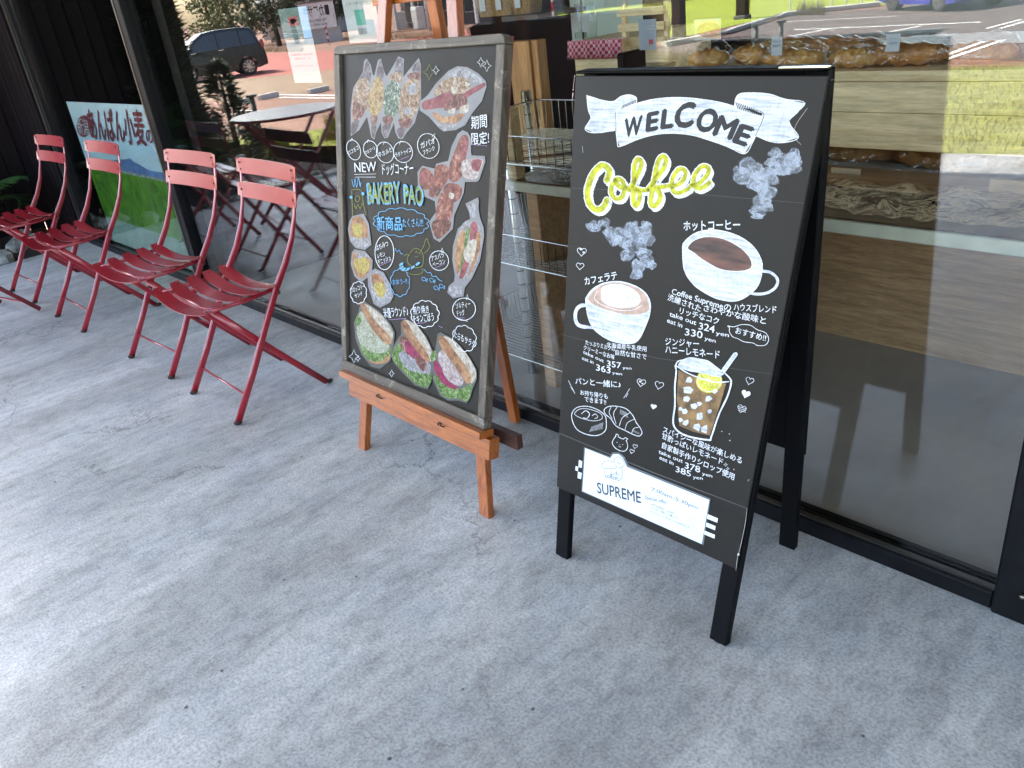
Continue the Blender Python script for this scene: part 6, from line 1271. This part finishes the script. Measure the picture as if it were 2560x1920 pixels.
# buildings across the road
M['pane_dark'] = mat('dark far window', (.05, .06, .07), .15, coat=.5); M['plast'] = mat('cream wall', (.62, .56, .42), .8, var=.08, vs=.6); M['greyw'] = mat('pale grey wall', (.42, .42, .42), .8, var=.1, vs=.6); M['darkw'] = mat('dark shop wall', (.10, .09, .09), .7, var=.2); M['tile'] = mat('grey roof', (.16, .16, .17), .7); M['far_white'] = mat('white painted steel', (.72, .72, .72), .5)
def house(px0, px1, py0, py1, h, dep, wall, label, wins=(), roof=True, z=G, back=0, name='house', cols=0, roofm='tile'):
    A, B = mz(px0, py0, z), mz(px1, py1, z); d = (B-A); Lh = d.length; d.normalize(); nr = Vector((-d.y, d.x, 0)); 
    if nr.y > 0: nr = -nr
    A = A+nr*back; a = math.atan2(d.y, d.x); rt = empty(name, A, a, label, 'building')
    sg = 1 if (Matrix.Rotation(a, 3, 'Z') @ Vector((0, 1, 0))).dot(nr) > 0 else -1
    b = MB(); b.box((Lh/2, sg*dep/2, h/2), (Lh, dep, h)); b.make('wall', M[wall], rt)
    if roof: b = MB(); b.prism([(-.4, h), (dep+.4, h), (dep/2, h+dep*.22)] if sg > 0 else [(.4, h), (-dep-.4, h), (-dep/2, h+dep*.22)], -.3, Lh+.3, 'x'); b.make('roof', M[roofm], rt)
    for (u0, u1, z0, z1, m) in wins:
        b = MB(); b.box((Lh*(u0+u1)/2, -sg*.03, (z0+z1)/2), (Lh*(u1-u0), .08, z1-z0)); f = b.make('window', M['far_white'], rt)
        b = MB(); b.box((Lh*(u0+u1)/2, -sg*.08, (z0+z1)/2), (Lh*(u1-u0)-.10, .03, z1-z0-.10)); b.make('pane', M[m], f)
    for i in range(cols): b = MB(); b.box((Lh*(i+.5)/cols, -sg*1.2, h/2), (.16, .16, h)); b.make('column', M['far_white'], rt)
    if cols: b = MB(); b.box((Lh/2, -sg*.7, h+.06), (Lh+.3, 1.5, .12)); b.make('awning', M['tile'], rt)
    return rt
house(440, 640, 138, 122, 9.5, 8, 'plast', 'tall cream building behind the pines', [(.55, .63, 6.8, 8.2, 'pane_dark'), (.3, .36, 6.8, 8, 'pane_dark')], back=24, roof=False)
house(420, 545, 140, 128, 2.6, 6, 'greyw', 'low pale grey house with a dark window left of the pines', [(.55, .72, 1.2, 2.1, 'pane_dark'), (.78, .92, 1.2, 2.1, 'pane_dark')], back=9, roofm='tile')
house(880, 1125, 92, 74, 3.4, 6, 'darkw', 'dark fronted shop with pale columns between the easel posts', [(.05, .20, .3, 2.6, 'pane_dark'), (.24, .42, .8, 2.6, 'pane_dark'), (.45, .62, .8, 2.6, 'pane_dark'), (.66, .80, .6, 2.6, 'pane_dark'), (.84, .97, .8, 2.4, 'pane_dark')], cols=5, back=4)
house(1150, 1245, 66, 60, 3.2, 5, 'greyw', 'pale clad house right of the easel posts', [(.1, .4, .9, 2.2, 'pane_dark'), (.55, .9, .9, 2.2, 'pane_dark')], back=6)
house(1245, 1440, 58, 46, 3.6, 6, 'darkw', 'dark house at the left of the rice field', [(.1, .25, .8, 2.4, 'pane_dark'), (.4, .6, .8, 2.4, 'far_white'), (.75, .9, .8, 2.4, 'pane_dark')], back=7)
for px, py, w_, h_, lb in ((1005, 74, .7, 1.0, 'left white cabinet in front of the dark shop'), (1050, 74, .9, 1.2, 'larger white cabinet in front of the dark shop'), (925, 86, .9, .8, 'white box left of the easel post')):
    p = mz(px, py, G); rt = empty('white_cabinet', p, .3, lb, 'cabinet'); b = MB(); b.box((0, 0, h_/2+.05), (w_, .5, h_)); b.make('box', M['far_white'], rt, bevel=.02); b = MB(); b.box((0, .26, h_/2), (w_*.8, .01, h_*.8)); b.make('door', M['white_sheet'], rt)
# white signboard on a block wall
A, B = mz(765, 112, G), mz(850, 103, G); d = B-A; Ls = d.length; a = math.atan2(d.y, d.x)
sb = empty('roadside_signboard', A, a, 'white roadside signboard with black lettering over a grey block wall', 'sign')
sg = 1 if (Matrix.Rotation(a, 3, 'Z') @ Vector((0, 1, 0))).y > 0 else -1
b = MB(); b.box((Ls/2, 0, 1.45), (Ls, .12, 1.35)); b.make('board', M['far_white'], sb); b = MB(); b.box((Ls/2, 0, 2.16), (Ls+.1, .2, .08)); b.make('top_rail', M['tile'], sb)
b = MB(); b.box((Ls/2, -sg*.1, .38), (Ls*1.1, .15, .76)); b.make('block_wall', M['greyw'], sb)
for st, x_, z_, w_, h_ in (('■カワサキ', .12, 1.45, .76, .48), ('TEL 0250-73-3740', .25, 1.15, .55, .14), ('新潟市江南区 1-10', .25, .93, .55, .12)):
    cu = bpy.data.curves.new('t', 'FONT'); cu.body = st; cu.offset = .015; o = bpy.data.objects.new('t', cu); COL.objects.link(o); me = bpy.data.meshes.new_from_object(o.evaluated_get(bpy.context.evaluated_depsgraph_get())); bpy.data.objects.remove(o); bpy.data.curves.remove(cu)
    X = [v_.co.x for v_ in me.vertices]; a0, a1 = min(X), max(X); V = []
    for v_ in me.vertices:
        u = (v_.co.x-a0)/(a1-a0); u = x_+w_*u if sg < 0 else 1-(x_+w_*u); V.append((Ls*u, sg*.065, z_+v_.co.y/.73*h_))
    build('lettering', V, [tuple(p.vertices) for p in me.polygons], M['black_ink'], sb); bpy.data.meshes.remove(me)
# poles
def pole(px, py, h, r, label, name='utility_pole', striped=False, z=G, lean=0):
    p = mz(px, py, z); rt = empty(name, p, 0, label, 'pole')
    if striped:
        k = 6
        for i in range(k): b = MB(); b.tube((0, 0, h*i/k), (0, 0, h*(i+1)/k), r, 10); b.make('band', M['crimson_print'] if i % 2 else M['far_white'], rt)
    else: b = MB(); b.sweep([(0, 0, 0), (lean, 0, h)], [2*r, 1.4*r], [2*r, 1.4*r], side=(1, 0, 0), n=12); b.make('shaft', M['far_white'], rt, smooth=True)
    return rt
pole(684, 106, 8, .16, 'left white pole of the pair before the pines'); pole(696, 104, 8, .14, 'right white pole of the pair before the pines')
pole(823, 114, .95, .05, 'short red and white marker post below the signboard', 'marker_post', True); pole(1384, 50, 2.4, .06, 'tall red and white marker post above the dark board back', 'marker_post', True); pole(1562, 30, 2.2, .06, 'red and white marker post before the pale screen', 'marker_post', True)
pole(1075, 76, 3.5, .14, 'white pole standing in front of the dark shop')
# field-side things: kerb, stone pillars, guard rail, reeds
pts = [mz(1660, 118, G), mz(1760, 100, G), mz(1830, 82, G), mz(1900, 60, G), mz(1960, 42, G), mz(2060, 30, G), mz(2200, 16, G)]
b = MB(); b.sweep([q+Vector((0, 0, .07)) for q in pts], .22, .14, side=(0, 1, 0), n=6, sq=4); tag(b.make('kerb', M['pale_conc']), kind='structure')
for px, py, lb, m_ in ((1698, 104, 'brown pillar at the left of the rice field', 'kick'), (1856, 48, 'dark pillar in the middle of the rice field edge', 'tray')):
    p = mz(px, py, G); rt = empty('gate_pillar', p, 0, lb, 'pillar'); b = MB(); b.box((0, 0, 1.3), (.26 if px < 1800 else .34, .26, 2.6)); b.make('shaft', M['bark'], rt, bevel=.01); b = MB(); b.box((0, 0, .06), (.4, .4, .12)); b.make('base', M['tile'], rt, bevel=.01)
A, B = mz(1975, 28, G), mz(2190, 12, G); d = B-A; gr_ = empty('guard_rail', A, math.atan2(d.y, d.x), 'white tube guard rail between the field and the road', 'railing'); Lg = d.length
for i in range(7): b = MB(); b.tube((Lg*i/6, 0, 0), (Lg*i/6, 0, .75), .035, 8); b.make('post', M['far_white'], gr_)
for z in (.45, .72): b = MB(); b.tube((0, 0, z), (Lg, 0, z), .03, 8); b.make('rail', M['far_white'], gr_)
M['reed'] = mat('dry reeds', (.20, .13, .05), .8, var=.4, vs=3, c2=(.38, .30, .12)); V = []; Fs = []; rr = random.Random(5)
def blades(px0, px1, py, n, h, spread=.5, z=G):
    for i in range(n):
        px = rr.uniform(px0, px1); p = mz(px, py+rr.uniform(-4, 4), z); k = len(V); a = rr.uniform(0, 6.28); w_ = .006+.008*rr.random(); hh = h*rr.uniform(.5, 1.1)
        V.extend([p+Vector((-w_*math.cos(a), -w_*math.sin(a), 0)), p+Vector((w_*math.cos(a), w_*math.sin(a), 0)), p+Vector((rr.gauss(0, hh*.15), rr.gauss(0, hh*.15), hh))]); Fs.append((k, k+1, k+2))
blades(1612, 1670, 100, 900, 1.1); blades(1640, 1880, 186, 2600, .35, z=-.3); blades(1990, 2060, 36, 300, .4); blades(820, 870, 372, 900, .22, z=-.15); blades(640, 760, 128, 400, .3); blades(860, 1130, 96, 700, .4)
tag(build('reeds', V, Fs, M['reed']), 'dry reeds and weeds along the lawn, kerb and field edges', 'reeds', kind='stuff')
V = []; Fs = []; rr = random.Random(9); blades(664, 720, 385, 700, .28, z=-.12); blades(828, 850, 345, 300, .3, z=-.15)
tag(build('grass_tufts', V, Fs, M['grass']), 'bright green grass tufts by the round table', 'grass', kind='stuff')
# small print helper pieces that cannot be picked apart stay one part
JOINED = ('rivet', 'lettering', 'drawing', 'outline', 'picture', 'print', 'underline', 'seam_line', 'scratch', 'tape_marks', 'chipped', 'ring', 'cloth', 'rim', 'cross_rod')
for o in SC.objects:
    if o.type == 'MESH' and o.parent is not None and any(j in o.name for j in JOINED) and 'kind' not in o: o['kind'] = 'stuff'
